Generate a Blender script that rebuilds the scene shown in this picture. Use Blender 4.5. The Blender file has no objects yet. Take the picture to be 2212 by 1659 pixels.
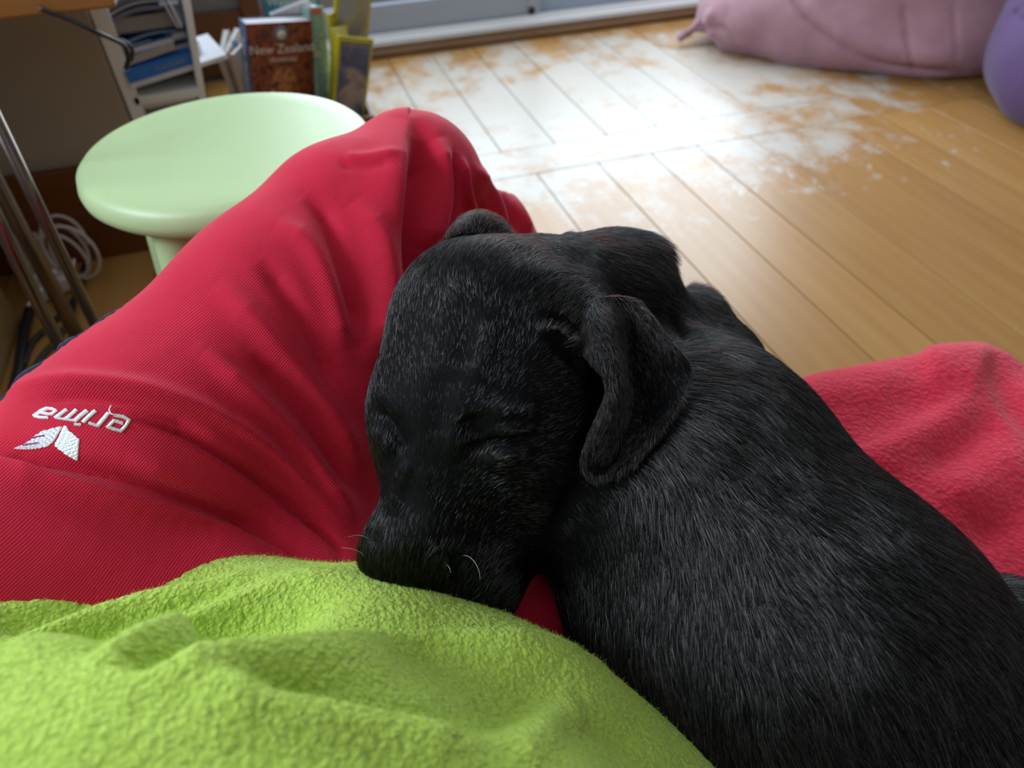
import bpy, bmesh, math, random
import numpy as np
from mathutils import Vector, Matrix
from mathutils.bvhtree import BVHTree
random.seed(4); rng = np.random.default_rng(4)
S = bpy.context.scene; COL = S.collection
# ------------------------------------------------------------------ camera
F = 1534.0; CX, CY = 1106.0, 829.5
R = np.array([[0.95231268, -0.22471272, 0.20640919],
              [-0.30395801, -0.63958515, 0.7060739],
              [-0.02664754, -0.73514286, -0.67738828]])
CAM = np.array([0., 0., .80])
cd = bpy.data.cameras.new('camera'); cam = bpy.data.objects.new('camera', cd); COL.objects.link(cam); S.camera = cam
M3 = R @ np.diag([1, -1, -1])
cam.matrix_world = Matrix([list(M3[i]) + [CAM[i]] for i in range(3)] + [[0, 0, 0, 1]])
cd.sensor_width = 36; cd.lens = F / 2212 * 36; cd.clip_start = .02; cd.clip_end = 60
cd.dof.use_dof = True; cd.dof.focus_distance = .45; cd.dof.aperture_fstop = 6.2
# ------------------------------------------------------------------ world, lights, exposure
S.view_settings.view_transform = 'Standard'; S.view_settings.look = 'None'
S.view_settings.exposure = 0.18; S.view_settings.gamma = 1.0
w = bpy.data.worlds.new('daylight'); S.world = w; w.use_nodes = True
w.node_tree.nodes['Background'].inputs[0].default_value = (.80, .90, 1.0, 1)
w.node_tree.nodes['Background'].inputs[1].default_value = 1.1
def area(name, loc, rot, sx, sy, power, col):
    l = bpy.data.lights.new(name, 'AREA'); l.shape = 'RECTANGLE'; l.size = sx; l.size_y = sy; l.energy = power; l.color = col
    o = bpy.data.objects.new(name, l); COL.objects.link(o); o.location = loc; o.rotation_euler = rot; return o
area('door_daylight', (1.13, 2.80, 1.30), (math.radians(-100), 0, 0), 2.28, 1.9, 84, (.76, .89, 1.0))
area('left_window_daylight', (-2.12, .55, 1.80), (0, math.radians(-72), 0), 1.3, 1.5, 95, (.75, .88, 1.0))
area('rear_fill_light', (.6, -1.52, 1.75), (math.radians(72), 0, 0), 1.8, 1.0, 3, (.95, .97, 1.0))  # weak unseen fill behind the camera; the rear wall has no window

# ------------------------------------------------------------------ geometry helpers
def ray(x, y): return R @ np.array([(x - CX) / F, (y - CY) / F, 1.0])
def P(x, y, d): return CAM + ray(x, y) * d
def onZ(x, y, z): v = ray(x, y); return CAM + v * (z - CAM[2]) / v[2]
def onY(x, y, Y): v = ray(x, y); return CAM + v * Y / v[1]
def project(V):
    c = (V - CAM) @ R
    return c[:, 0] / c[:, 2] * F + CX, c[:, 1] / c[:, 2] * F + CY, c[:, 2]

def tag(o, label=None, cat=None, group=None, kind=None):
    if label: o['label'] = label
    if cat: o['category'] = cat
    if group: o['group'] = group
    if kind: o['kind'] = kind
    return o
WORLDED = set()
def link(name, me, mat=None, parent=None, smooth=False):
    o = bpy.data.objects.new(name, me); COL.objects.link(o)
    if mat: me.materials.append(mat)
    if parent:
        o.parent = parent
        if parent.name in WORLDED: o.location = -parent.location   # vertices are in world coordinates
    if smooth: me.polygons.foreach_set('use_smooth', [True] * len(me.polygons))
    return o
def empty(name, loc=(0, 0, 0), rz=0, world=False, **k):
    o = bpy.data.objects.new(name, None); COL.objects.link(o); o.location = loc; o.rotation_euler = (0, 0, rz)
    o.empty_display_size = .05; tag(o, **k)
    if world: WORLDED.add(o.name)
    return o
def mesh(name, V, Fc):
    me = bpy.data.meshes.new(name); me.from_pydata([tuple(v) for v in V], [], [tuple(f) for f in Fc]); me.update(); return me
def npmesh(name, V, Q):
    me = bpy.data.meshes.new(name); V = np.asarray(V, np.float32); Q = np.asarray(Q, np.int32); k = Q.shape[1]
    me.vertices.add(len(V)); me.vertices.foreach_set('co', V.ravel())
    me.loops.add(Q.size); me.loops.foreach_set('vertex_index', Q.ravel())
    me.polygons.add(len(Q)); me.polygons.foreach_set('loop_start', np.arange(0, Q.size, k, dtype=np.int32))
    me.update(calc_edges=True); me.polygons.foreach_set('use_smooth', np.ones(len(Q), bool)); return me
def box(name, lo, hi, mat, parent=None, bev=0.0, M=None, seg=2):
    bm = bmesh.new(); bmesh.ops.create_cube(bm, size=1)
    c = [(a + b) / 2 for a, b in zip(lo, hi)]; s = [abs(b - a) for a, b in zip(lo, hi)]
    for v in bm.verts: v.co = Vector((v.co.x * s[0] + c[0], v.co.y * s[1] + c[1], v.co.z * s[2] + c[2]))
    if bev: bmesh.ops.bevel(bm, geom=bm.edges[:], offset=min(bev, min(s) * .45), segments=seg, profile=.5, affect='EDGES')
    if M is not None: bm.transform(M)
    me = bpy.data.meshes.new(name); bm.to_mesh(me); bm.free()
    return link(name, me, mat, parent, smooth=False)
def catmull(pts, n):
    pts = np.asarray(pts, float); m = len(pts)
    e = np.vstack([2 * pts[0] - pts[1], pts, 2 * pts[-1] - pts[-2]]); out = []
    for i in range(m - 1):
        p0, p1, p2, p3 = e[i:i + 4]
        for t in np.linspace(0, 1, n, endpoint=False):
            out.append(.5 * (2 * p1 + (p2 - p0) * t + (2 * p0 - 5 * p1 + 4 * p2 - p3) * t * t + (3 * p1 - p0 - 3 * p2 + p3) * t ** 3))
    out.append(pts[-1]); return np.array(out)
def tube(name, pts, r, mat, parent=None, n=8, seg=6, smooth=True):
    pts = catmull(pts, seg) if seg > 1 else np.asarray(pts, float)
    rr = np.interp(np.linspace(0, 1, len(pts)), np.linspace(0, 1, len(r)), r) if hasattr(r, '__len__') else np.full(len(pts), r)
    T = np.gradient(pts, axis=0); T /= np.linalg.norm(T, axis=1)[:, None] + 1e-12
    up = np.array([0, 0, 1.]) if abs(T[0][2]) < .9 else np.array([1., 0, 0])
    V = []; N = np.cross(up, T[0]); N /= np.linalg.norm(N)
    for p, t, q in zip(pts, T, rr):
        N = N - t * (N @ t); N /= np.linalg.norm(N); B = np.cross(t, N)
        for k in range(n):
            a = 2 * math.pi * k / n; V.append(p + (N * math.cos(a) + B * math.sin(a)) * q)
    Fc = []
    for i in range(len(pts) - 1):
        for k in range(n):
            a = i * n + k; b = i * n + (k + 1) % n; Fc.append((a, b, b + n, a + n))
    Fc.append(tuple(range(n))[::-1]); Fc.append(tuple(range((len(pts) - 1) * n, len(pts) * n)))
    return link(name, mesh(name, V, Fc), mat, parent, smooth=smooth)
def lathe(name, prof, mat, parent=None, n=64, M=None):
    V = []; Fc = []
    for r, z in prof:
        for k in range(n):
            a = 2 * math.pi * k / n; V.append((r * math.cos(a), r * math.sin(a), z))
    for i in range(len(prof) - 1):
        for k in range(n):
            a = i * n + k; b = i * n + (k + 1) % n; Fc.append((a, b, b + n, a + n))
    Fc.append(tuple(range(n))[::-1]); Fc.append(tuple(range((len(prof) - 1) * n, len(prof) * n)))
    me = mesh(name, V, Fc)
    if M is not None: me.transform(M)
    return link(name, me, mat, parent, smooth=True)

# ---- implicit modelling: rounded cones and ellipsoids, smooth union, surface nets
def cone(a, b, ra, rb, k=.02):  # a, b: (px, py, depth); radii in metres
    return ('c', P(*a), P(*b), ra, rb, k)
def ell(c, r, rot=0, k=.02, sub=False, tilt=0, yaw=0):  # c: (px,py,depth); r along image-right, image-down, away (m)
    a = math.radians(rot); Q = np.array([[math.cos(a), -math.sin(a), 0], [math.sin(a), math.cos(a), 0], [0, 0, 1]])
    t = math.radians(tilt); T = np.array([[1, 0, 0], [0, math.cos(t), -math.sin(t)], [0, math.sin(t), math.cos(t)]])
    y = math.radians(yaw); Y = np.array([[math.cos(y), 0, math.sin(y)], [0, 1, 0], [-math.sin(y), 0, math.cos(y)]])
    return ('s' if sub else 'e', P(*c), R @ Q @ T @ Y, np.array(r, float), k)
def sdf(X, prims):
    D = None
    for p in prims:
        if p[0] == 'c':
            _, a, b, ra, rb, k = p; ab = b - a; t = np.clip(((X - a) @ ab) / (ab @ ab), 0, 1)
            d = np.sqrt((((X - a) - t[:, None] * ab) ** 2).sum(1)) - (ra + t * (rb - ra))
        else:
            _, c, Q, r, k = p; q = (X - c) @ Q; k0 = np.sqrt(((q / r) ** 2).sum(1)); k1 = np.sqrt(((q / r ** 2) ** 2).sum(1)) + 1e-9
            d = k0 * (k0 - 1) / k1
        if D is None: D = d; continue
        if p[0] == 's': h = np.maximum(k - np.abs(D + d), 0) / k; D = np.maximum(D, -d) + h * h * k * .25
        else: h = np.maximum(k - np.abs(D - d), 0) / k; D = np.minimum(D, d) - h * h * k * .25
    return D
def surface_net(prims, step, pad=.02, clip=None):
    lo = np.full(3, 1e9); hi = -lo
    for p in prims:
        if p[0] == 'c':
            for c, r in ((p[1], p[3]), (p[2], p[4])): lo = np.minimum(lo, c - r); hi = np.maximum(hi, c + r)
        elif p[0] == 'e':
            e = np.sqrt(((p[2] * p[3]) ** 2).sum(1)); lo = np.minimum(lo, p[1] - e); hi = np.maximum(hi, p[1] + e)
    lo -= pad; hi += pad
    n = np.ceil((hi - lo) / step).astype(int) + 1
    ax = [lo[i] + step * np.arange(n[i]) for i in range(3)]
    V = np.empty(n, np.float32)
    YY, ZZ = np.meshgrid(ax[1], ax[2], indexing='ij'); base = np.stack([np.zeros(YY.size), YY.ravel(), ZZ.ravel()], 1)
    for i in range(n[0]):
        base[:, 0] = ax[0][i]; V[i] = sdf(base, prims).reshape(n[1], n[2])
    ins = V < 0
    c8 = [ins[i:n[0] - 1 + i, j:n[1] - 1 + j, k:n[2] - 1 + k] for i in (0, 1) for j in (0, 1) for k in (0, 1)]
    cnt = sum(c.astype(np.int8) for c in c8); act = (cnt > 0) & (cnt < 8)
    idx = -np.ones(act.shape, np.int64); cells = np.argwhere(act); idx[act] = np.arange(len(cells))
    acc = np.zeros((len(cells), 3)); num = np.zeros(len(cells))
    corners = [(i, j, k) for i in (0, 1) for j in (0, 1) for k in (0, 1)]
    for a in corners:
        for b in corners:
            if sum(b) == sum(a) + 1 and all(bb >= aa for aa, bb in zip(a, b)):
                va = V[tuple((cells + a).T)]; vb = V[tuple((cells + b).T)]; m = (va < 0) != (vb < 0)
                t = np.where(m, va / np.where(va == vb, 1, va - vb), 0)
                acc += np.where(m[:, None], np.array(a) + t[:, None] * (np.array(b) - np.array(a)), 0); num += m
    W = lo + (cells + acc / num[:, None]) * step
    quads = []
    for axx in range(3):
        o1, o2 = [(1, 2), (2, 0), (0, 1)][axx]
        s = [slice(1, -1)] * 3; s[axx] = slice(0, -1); a = ins[tuple(s)]; s2 = list(s); s2[axx] = slice(1, None); b = ins[tuple(s2)]
        e = np.argwhere(a != b)
        off = np.ones(3, int); off[axx] = 0; e = e + off
        fl = ins[tuple(e.T)]
        d1 = np.zeros(3, int); d1[o1] = 1; d2 = np.zeros(3, int); d2[o2] = 1
        q = np.stack([idx[tuple((e - d1 - d2).T)], idx[tuple((e - d2).T)], idx[tuple(e.T)], idx[tuple((e - d1).T)]], 1)
        q[~fl] = q[~fl][:, ::-1]; quads.append(q)
    Q = np.vstack(quads); Q = Q[(Q >= 0).all(1)]
    return W, Q
def smooth(V, Q, it):
    E = np.vstack([Q[:, [0, 1]], Q[:, [1, 2]], Q[:, [2, 3]], Q[:, [3, 0]]]); n = len(V)
    for _ in range(it):
        A = np.zeros((n, 3)); c = np.zeros(n)
        for a, b in ((0, 1), (1, 0)):
            for k in range(3): A[:, k] += np.bincount(E[:, a], V[E[:, b], k], n)
            c += np.bincount(E[:, a], minlength=n)
        V = V * .4 + .6 * A / np.maximum(c, 1)[:, None]
    return V
def subdiv(V, Q):  # one Catmull-Clark-like split, numpy only
    n = len(V); E = np.sort(np.vstack([Q[:, [0, 1]], Q[:, [1, 2]], Q[:, [2, 3]], Q[:, [3, 0]]]), 1)
    key = E[:, 0].astype(np.int64) * n + E[:, 1]; u, inv = np.unique(key, return_inverse=True)
    a = u // n; b = u % n; fc = V[Q].mean(1); ne = len(u); m = len(Q)
    fsum = np.zeros((ne, 3)); fi = np.tile(np.arange(m), 4)
    for k in range(3): fsum[:, k] = np.bincount(inv, fc[fi, k], ne)
    cnt = np.bincount(inv, minlength=ne)[:, None]
    em = (V[a] + V[b]) / 2; ep = np.where(cnt == 2, (V[a] + V[b] + fsum) / 4, em)
    val = np.bincount(Q.ravel(), minlength=n)[:, None]; Fm = np.zeros((n, 3)); Rm = np.zeros((n, 3)); ec = np.zeros(n)
    for k in range(3):
        Fm[:, k] = np.bincount(Q.ravel(), np.repeat(fc[:, k], 4), n)
        Rm[:, k] = np.bincount(a, em[:, k], n) + np.bincount(b, em[:, k], n)
    ec = (np.bincount(a, minlength=n) + np.bincount(b, minlength=n))[:, None]
    val = np.maximum(val, 1); ec = np.maximum(ec, 1); nv = (Fm / val + 2 * Rm / ec + (val - 3) * V) / val
    NV = np.vstack([nv, ep, fc]); e = inv.reshape(4, m).T + n; f = np.arange(m) + n + ne
    NQ = np.vstack([np.stack([Q[:, i], e[:, i], f, e[:, i - 1]], 1) for i in range(4)])
    return NV, NQ
def normals(V, Q):
    N = np.cross(V[Q[:, 2]] - V[Q[:, 0]], V[Q[:, 3]] - V[Q[:, 1]]); A = np.zeros_like(V)
    for k in range(3): A[:, k] = np.bincount(Q.ravel(), np.repeat(N[:, k], 4), len(V))
    return A / (np.linalg.norm(A, axis=1)[:, None] + 1e-12)
def poly_dist(x, y, line):
    """distance to a polyline, signed by side, plus taper towards the ends"""
    L = np.asarray(line, float); best = np.full(len(x), 1e9); sg = np.zeros(len(x)); tt = np.zeros(len(x))
    seg = np.linalg.norm(np.diff(L, axis=0), axis=1); cum = np.concatenate([[0], np.cumsum(seg)]); tot = cum[-1]
    for i in range(len(L) - 1):
        ax, ay = L[i]; dx, dy = L[i + 1] - L[i]; l2 = dx * dx + dy * dy
        t = np.clip(((x - ax) * dx + (y - ay) * dy) / l2, 0, 1); px = x - ax - t * dx; py = y - ay - t * dy
        d = np.hypot(px, py); m = d < best; best = np.where(m, d, best); sg = np.where(m, np.sign(dx * py - dy * px), sg)
        tt = np.where(m, (cum[i] + t * seg[i]) / tot, tt)
    return best, sg, tt
def fold(V, Nn, folds):
    """raise (+) or press (-) soft creases along lines; s1, s2: widths on either side, amp in metres"""
    x, y, d = project(V); face = ((V - CAM) * Nn).sum(1) / d < .25; off = np.zeros(len(V))
    for line, s1, s2, amp in folds:
        L = catmull(line, 5) if len(line) > 2 else line
        mx = 3 * max(s1, s2); L_ = np.asarray(L)
        m = face & (x > L_[:, 0].min() - mx) & (x < L_[:, 0].max() + mx) & (y > L_[:, 1].min() - mx) & (y < L_[:, 1].max() + mx)
        if not m.any(): continue
        b, sg, tt = poly_dist(x[m], y[m], L); s = np.where(sg > 0, s1, s2)
        off[m] += amp * np.exp(-(b / s) ** 2) * np.clip(np.minimum(tt, 1 - tt) * 5 + .15, 0, 1)
    return V + Nn * off[:, None]
_g = rng.normal(size=(64, 64, 64)).astype(np.float32)
def noise3(X, freq):
    q = X * freq + 100; i = np.floor(q).astype(int); f = q - i; f = f * f * (3 - 2 * f); o = 0
    for a in (0, 1):
        for b in (0, 1):
            for c in (0, 1):
                wgt = np.where(a, f[:, 0], 1 - f[:, 0]) * np.where(b, f[:, 1], 1 - f[:, 1]) * np.where(c, f[:, 2], 1 - f[:, 2])
                o = o + wgt * _g[(i[:, 0] + a) % 64, (i[:, 1] + b) % 64, (i[:, 2] + c) % 64]
    return o

def sample_surface(V, Q, n, front=True, keep=None):
    T = np.vstack([Q[:, [0, 1, 2]], Q[:, [0, 2, 3]]]); A = V[T[:, 0]]; B = V[T[:, 1]]; C = V[T[:, 2]]
    nn = np.cross(B - A, C - A); ar = np.linalg.norm(nn, axis=1) / 2
    if front:
        ctr = (A + B + C) / 3; x, y, d = project(ctr); vis = ((ctr - CAM) * nn).sum(1) < .35 * 2 * ar * d
        ar = ar * vis * (x > -500) * (x < 2700) * (y > -200) * (y < 2150)
    if keep is not None: ar = ar * keep((A + B + C) / 3)
    cs = np.cumsum(ar); k = np.searchsorted(cs, rng.random(n) * cs[-1]); u = rng.random((n, 2)); m = u.sum(1) > 1; u[m] = 1 - u[m]
    X = A[k] + (B - A)[k] * u[:, :1] + (C - A)[k] * u[:, 1:]
    Nv = normals(V, Q); wq = 1 - u.sum(1)
    Nn = Nv[T[k, 0]] * wq[:, None] + Nv[T[k, 1]] * u[:, :1] + Nv[T[k, 2]] * u[:, 1:]
    return X, Nn / (np.linalg.norm(Nn, axis=1)[:, None] + 1e-9)
def strands(name, PTS, rad, mat, parent, kind='stuff'):
    """PTS (n, k, 3) -> hair curves"""
    n, k, _ = PTS.shape; h = bpy.data.hair_curves.new(name); h.add_curves([k] * n)
    h.points.foreach_set('position', PTS.astype(np.float32).ravel())
    prof = np.linspace(1, .25, k) if k > 2 else np.ones(k)
    rr = (np.asarray(rad).reshape(-1, 1) * prof[None]).astype(np.float32) if np.ndim(rad) else np.tile(rad * prof, (n, 1)).astype(np.float32)
    if 'radius' not in h.attributes: h.attributes.new('radius', 'FLOAT', 'POINT')
    h.attributes['radius'].data.foreach_set('value', rr.ravel())
    h.materials.append(mat); o = bpy.data.objects.new(name, h); COL.objects.link(o); o.parent = parent
    if kind: o['kind'] = kind
    return o
def flow_field(x, y, ctl):
    ctl = np.asarray(ctl, float); out = np.zeros((len(x), 2)); W = np.zeros(len(x))
    for cx, cy, dx, dy in ctl:
        l = math.hypot(dx, dy); wgt = 1 / ((x - cx) ** 2 + (y - cy) ** 2 + 900) ** 1.5; out += wgt[:, None] * np.array([dx / l, dy / l]); W += wgt
    return out / W[:, None]

# ------------------------------------------------------------------ materials
def mat(name, base=(.5, .5, .5), rough=.6, metal=0, spec=.5, coat=0, sheen=0, trans=0):
    m = bpy.data.materials.new(name); m.use_nodes = True; b = m.node_tree.nodes['Principled BSDF']
    b.inputs['Base Color'].default_value = (*base, 1); b.inputs['Roughness'].default_value = rough
    b.inputs['Metallic'].default_value = metal; b.inputs['Specular IOR Level'].default_value = spec
    b.inputs['Coat Weight'].default_value = coat; b.inputs['Sheen Weight'].default_value = sheen
    return m
class G:
    def __init__(s, m): s.m = m; s.t = m.node_tree; s.b = s.t.nodes['Principled BSDF']
    def n(s, typ, ins=None, **a):
        x = s.t.nodes.new(typ)
        for k, v in a.items(): setattr(x, k, v)
        for k, v in (ins or {}).items():
            if hasattr(v, 'is_linked') or isinstance(v, bpy.types.NodeSocket): s.t.links.new(v, x.inputs[k])
            else: x.inputs[k].default_value = v
        return x
    def mix(s, f, a, b, bl='MIX'):
        x = s.t.nodes.new('ShaderNodeMix'); x.data_type = 'RGBA'; x.blend_type = bl
        for i, v in ((0, f), (6, a), (7, b)):
            if isinstance(v, bpy.types.NodeSocket): s.t.links.new(v, x.inputs[i])
            else: x.inputs[i].default_value = v if i == 0 else (*v, 1)
        return x.outputs[2]
    def ramp(s, f, stops):
        x = s.t.nodes.new('ShaderNodeValToRGB'); s.t.links.new(f, x.inputs[0]); e = x.color_ramp.elements
        while len(e) < len(stops): e.new(.5)
        for q, (p, c) in zip(e, stops): q.position = p; q.color = (*c, 1) if hasattr(c, '__len__') else (c, c, c, 1)
        return x.outputs[0]
    def set(s, k, v): s.t.links.new(v, s.b.inputs[k])
    def bump(s, h, dist, strength=1.0, prev=None):
        x = s.n('ShaderNodeBump', {'Height': h, 'Distance': dist, 'Strength': strength})
        if prev is not None: s.t.links.new(prev, x.inputs['Normal'])
        return x.outputs[0]
    def obj(s): return s.n('ShaderNodeTexCoord').outputs['Object']
def maprot(g, v, rot=(0, 0, 0), scale=(1, 1, 1)): return g.n('ShaderNodeMapping', {'Vector': v, 'Rotation': rot, 'Scale': scale}).outputs[0]

def fleece_mat(name, c1, c2, scale=260, dist=.0022):
    m = mat(name, c1, .95, sheen=.35, spec=.15); g = G(m); o = g.obj()
    m.node_tree.nodes['Principled BSDF'].inputs['Sheen Tint'].default_value = (*c2, 1)
    nz = g.n('ShaderNodeTexNoise', {'Vector': o, 'Scale': scale * .35, 'Detail': 3.0}).outputs[0]
    wv = g.n('ShaderNodeVectorMath', {0: o, 1: g.n('ShaderNodeTexNoise', {'Vector': o, 'Scale': scale * .5, 'Detail': 1.0}).outputs[1]}, operation='ADD')
    dist_v = g.n('ShaderNodeMix', {0: .004}, data_type='VECTOR'); g.t.links.new(o, dist_v.inputs[4]); g.t.links.new(g.n('ShaderNodeTexNoise', {'Vector': o, 'Scale': scale * .6, 'Detail': 1.0}).outputs[1], dist_v.inputs[5])
    vo = g.n('ShaderNodeTexVoronoi', {'Vector': dist_v.outputs[1], 'Scale': scale, 'Smoothness': .6}, feature='SMOOTH_F1').outputs[0]
    f2 = g.n('ShaderNodeTexNoise', {'Vector': o, 'Scale': scale * 5, 'Detail': 2.0}).outputs[0]
    h = g.n('ShaderNodeMath', {0: vo, 1: g.n('ShaderNodeMath', {0: nz, 1: .8}, operation='MULTIPLY').outputs[0]}, operation='SUBTRACT').outputs[0]
    h = g.n('ShaderNodeMath', {0: h, 1: -1.0}, operation='MULTIPLY').outputs[0]
    g.set('Normal', g.bump(f2, dist * .25, .6, g.bump(h, dist, .9)))
    g.set('Base Color', g.mix(g.ramp(vo, [(.15, 0), (.7, 1)]), c1, tuple(x * .78 for x in c1)))  # crevice shade put into the colour: darker between pile clumps
    return m
def knit_mat(name, c):
    m = mat(name, c, .85, sheen=.22, spec=.2); g = G(m); o = g.obj(); g.b.inputs['Sheen Tint'].default_value = (1, .55, .6, 1); g.b.inputs['Sheen Roughness'].default_value = .4
    wob = g.n('ShaderNodeTexNoise', {'Vector': o, 'Scale': 14.0, 'Detail': 1.0}).outputs[1]
    v = g.n('ShaderNodeMix', {0: .012}, data_type='VECTOR'); g.t.links.new(o, v.inputs[4]); g.t.links.new(wob, v.inputs[5])
    ta = P(893, 392, .64) - P(335, 985, .45); ta /= np.linalg.norm(ta); va = ray(600, 700); ua = np.cross(ta, va); ua /= np.linalg.norm(ua)
    du_ = g.n('ShaderNodeVectorMath', {0: v.outputs[1], 1: tuple(ua)}, operation='DOT_PRODUCT').outputs['Value']; dt_ = g.n('ShaderNodeVectorMath', {0: v.outputs[1], 1: tuple(ta)}, operation='DOT_PRODUCT').outputs['Value']
    cv_ = g.n('ShaderNodeCombineXYZ', {0: du_, 1: dt_}).outputs[0]
    a = g.n('ShaderNodeTexWave', {'Vector': cv_, 'Scale': 200.0, 'Distortion': .6, 'Detail': 1.0, 'Detail Scale': 2.0}, bands_direction='X').outputs[1]
    b = g.n('ShaderNodeTexWave', {'Vector': cv_, 'Scale': 160.0, 'Distortion': .8}, bands_direction='Y').outputs[1]
    fz = g.n('ShaderNodeTexNoise', {'Vector': o, 'Scale': 900.0, 'Detail': 2.0}).outputs[0]
    h = g.n('ShaderNodeMath', {0: a, 1: g.n('ShaderNodeMath', {0: b, 1: .35}, operation='MULTIPLY').outputs[0]}, operation='ADD').outputs[0]
    g.set('Normal', g.bump(fz, .0003, .4, g.bump(h, .00028, .8)))
    t = g.mix(g.ramp(a, [(0, 0), (1, 1)]), tuple(x * .86 for x in c), tuple(min(1, x * 1.08) for x in c))
    big = g.n('ShaderNodeTexNoise', {'Vector': o, 'Scale': 30.0, 'Detail': 3.0}).outputs[0]
    g.set('Base Color', g.mix(g.ramp(big, [(.3, 0), (.7, .25)]), t, tuple(min(1, x * 1.3 + .01) for x in c)))
    return m
def wood_mat(name, c1, c2, axis=1, scale=9, rough=.45, coat=0.0, knots=True):
    m = mat(name, c1, rough, coat=coat); g = G(m); o = g.obj(); info = g.n('ShaderNodeObjectInfo').outputs['Random']
    off = g.n('ShaderNodeCombineXYZ', {0: g.n('ShaderNodeMath', {0: info, 1: 37.0}, operation='MULTIPLY').outputs[0], 1: g.n('ShaderNodeMath', {0: info, 1: 91.0}, operation='MULTIPLY').outputs[0]}).outputs[0]
    v = g.n('ShaderNodeVectorMath', {0: o, 1: off}, operation='ADD').outputs[0]
    sc = [1, 1, 1]; sc[axis] = .09; v = maprot(g, v, (0, 0, 0), tuple(sc))
    n1 = g.n('ShaderNodeTexNoise', {'Vector': v, 'Scale': scale * 1.2, 'Detail': 4.0, 'Roughness': .6}).outputs[0]
    wv = g.n('ShaderNodeTexWave', {'Vector': v, 'Scale': scale, 'Distortion': 5.0, 'Detail': 3.0, 'Detail Scale': 1.5}).outputs[1]
    f = g.n('ShaderNodeMath', {0: n1, 1: g.n('ShaderNodeMath', {0: wv, 1: .12}, operation='MULTIPLY').outputs[0]}, operation='ADD').outputs[0]
    c = g.mix(g.ramp(f, [(.35, 0), (.85, 1)]), c1, c2)
    c = g.mix(g.n('ShaderNodeMath', {0: info, 1: .35}, operation='MULTIPLY').outputs[0], c, tuple(x * .6 for x in c2))
    g.set('Base Color', c); g.set('Normal', g.bump(n1, .0006, .3)); m['col'] = 1
    return m, g, c

M_red = knit_mat('red_jersey', (.54, .0115, .040))
M_green = fleece_mat('lime_fleece', (.47, .645, .10), (.85, 1, .5), 400, .0016)
M_redfl = fleece_mat('red_fleece', (.60, .020, .052), (1, .5, .5), 230, .0016)
M_navy = mat('navy_cloth', (.012, .018, .045), .9)
M_thread = mat('white_thread', (.92, .95, .98), .6, sheen=.3)
M_purple_thread = mat('magenta_thread', (.45, .06, .30), .6)
M_skin = mat('dog_skin', (.0015, .0015, .002), .7, spec=.1)
def hair_mat(name, melanin, redness=.3, rough=.3, radial=.55, coat=0.0, ior=(1.25, 2.6)):
    m = bpy.data.materials.new(name); m.use_nodes = True; t = m.node_tree; t.nodes.clear()
    o = t.nodes.new('ShaderNodeOutputMaterial'); h = t.nodes.new('ShaderNodeBsdfHairPrincipled'); h.model = 'CHIANG'; h.parametrization = 'MELANIN'
    for k, v in (('Melanin', melanin), ('Melanin Redness', redness), ('Roughness', rough), ('Radial Roughness', radial), ('Coat', coat), ('Random Roughness', .25), ('IOR', 1.75)): h.inputs[k].default_value = v
    hi = t.nodes.new('ShaderNodeHairInfo'); pw = t.nodes.new('ShaderNodeMath'); pw.operation = 'POWER'; pw.inputs[1].default_value = 2.5
    mr = t.nodes.new('ShaderNodeMapRange'); mr.inputs[3].default_value = ior[0]; mr.inputs[4].default_value = ior[1]
    t.links.new(hi.outputs['Random'], pw.inputs[0]); t.links.new(pw.outputs[0], mr.inputs[0]); t.links.new(mr.outputs[0], h.inputs['IOR'])
    ge = t.nodes.new('ShaderNodeNewGeometry'); nt = t.nodes.new('ShaderNodeTexNoise'); nt.inputs['Scale'].default_value = 26; nt.inputs['Detail'].default_value = 2
    mm = t.nodes.new('ShaderNodeMapRange'); mm.inputs[1].default_value = .48; mm.inputs[2].default_value = .70; mm.inputs[3].default_value = melanin; mm.inputs[4].default_value = melanin - .05
    t.links.new(ge.outputs['Position'], nt.inputs['Vector']); t.links.new(nt.outputs[0], mm.inputs[0]); t.links.new(mm.outputs[0], h.inputs['Melanin'])
    t.links.new(h.outputs[0], o.inputs[0]); return m
def fur_mat(name, col, rough=.32, spec=.5, tip=None):
    m = mat(name, col, rough, spec=spec); g = G(m); inf = g.n('ShaderNodeHairInfo'); 
    g.set('Base Color', g.mix(g.ramp(inf.outputs['Random'], [(0, 0), (1, 1)]), tuple(x * .55 for x in col), tuple(x * 1.6 for x in col)))
    return m
M_fur = hair_mat('black_fur', 1.0, .25, .22, .42)
M_earfur = hair_mat('ear_fur', .97, .35, .4, .6)
M_whisk = mat('whisker', (.5, .5, .48), .4)
M_nose = mat('wet_nose', (.008, .008, .01), .35, spec=.6)
M_gfuzz = mat('lime_fuzz', (.48, .68, .10), .9, spec=.1)
M_rfuzz = mat('red_fuzz', (.66, .04, .08), .9, spec=.1)
FLOORY = 1
M_floor, gf, cf = wood_mat('worn_floor_varnish', (.47, .25, .072), (.36, .165, .04), 1, 8, .45, .12)
M_floor.node_tree.nodes['Principled BSDF'].inputs['Coat Roughness'].default_value = .22
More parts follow.
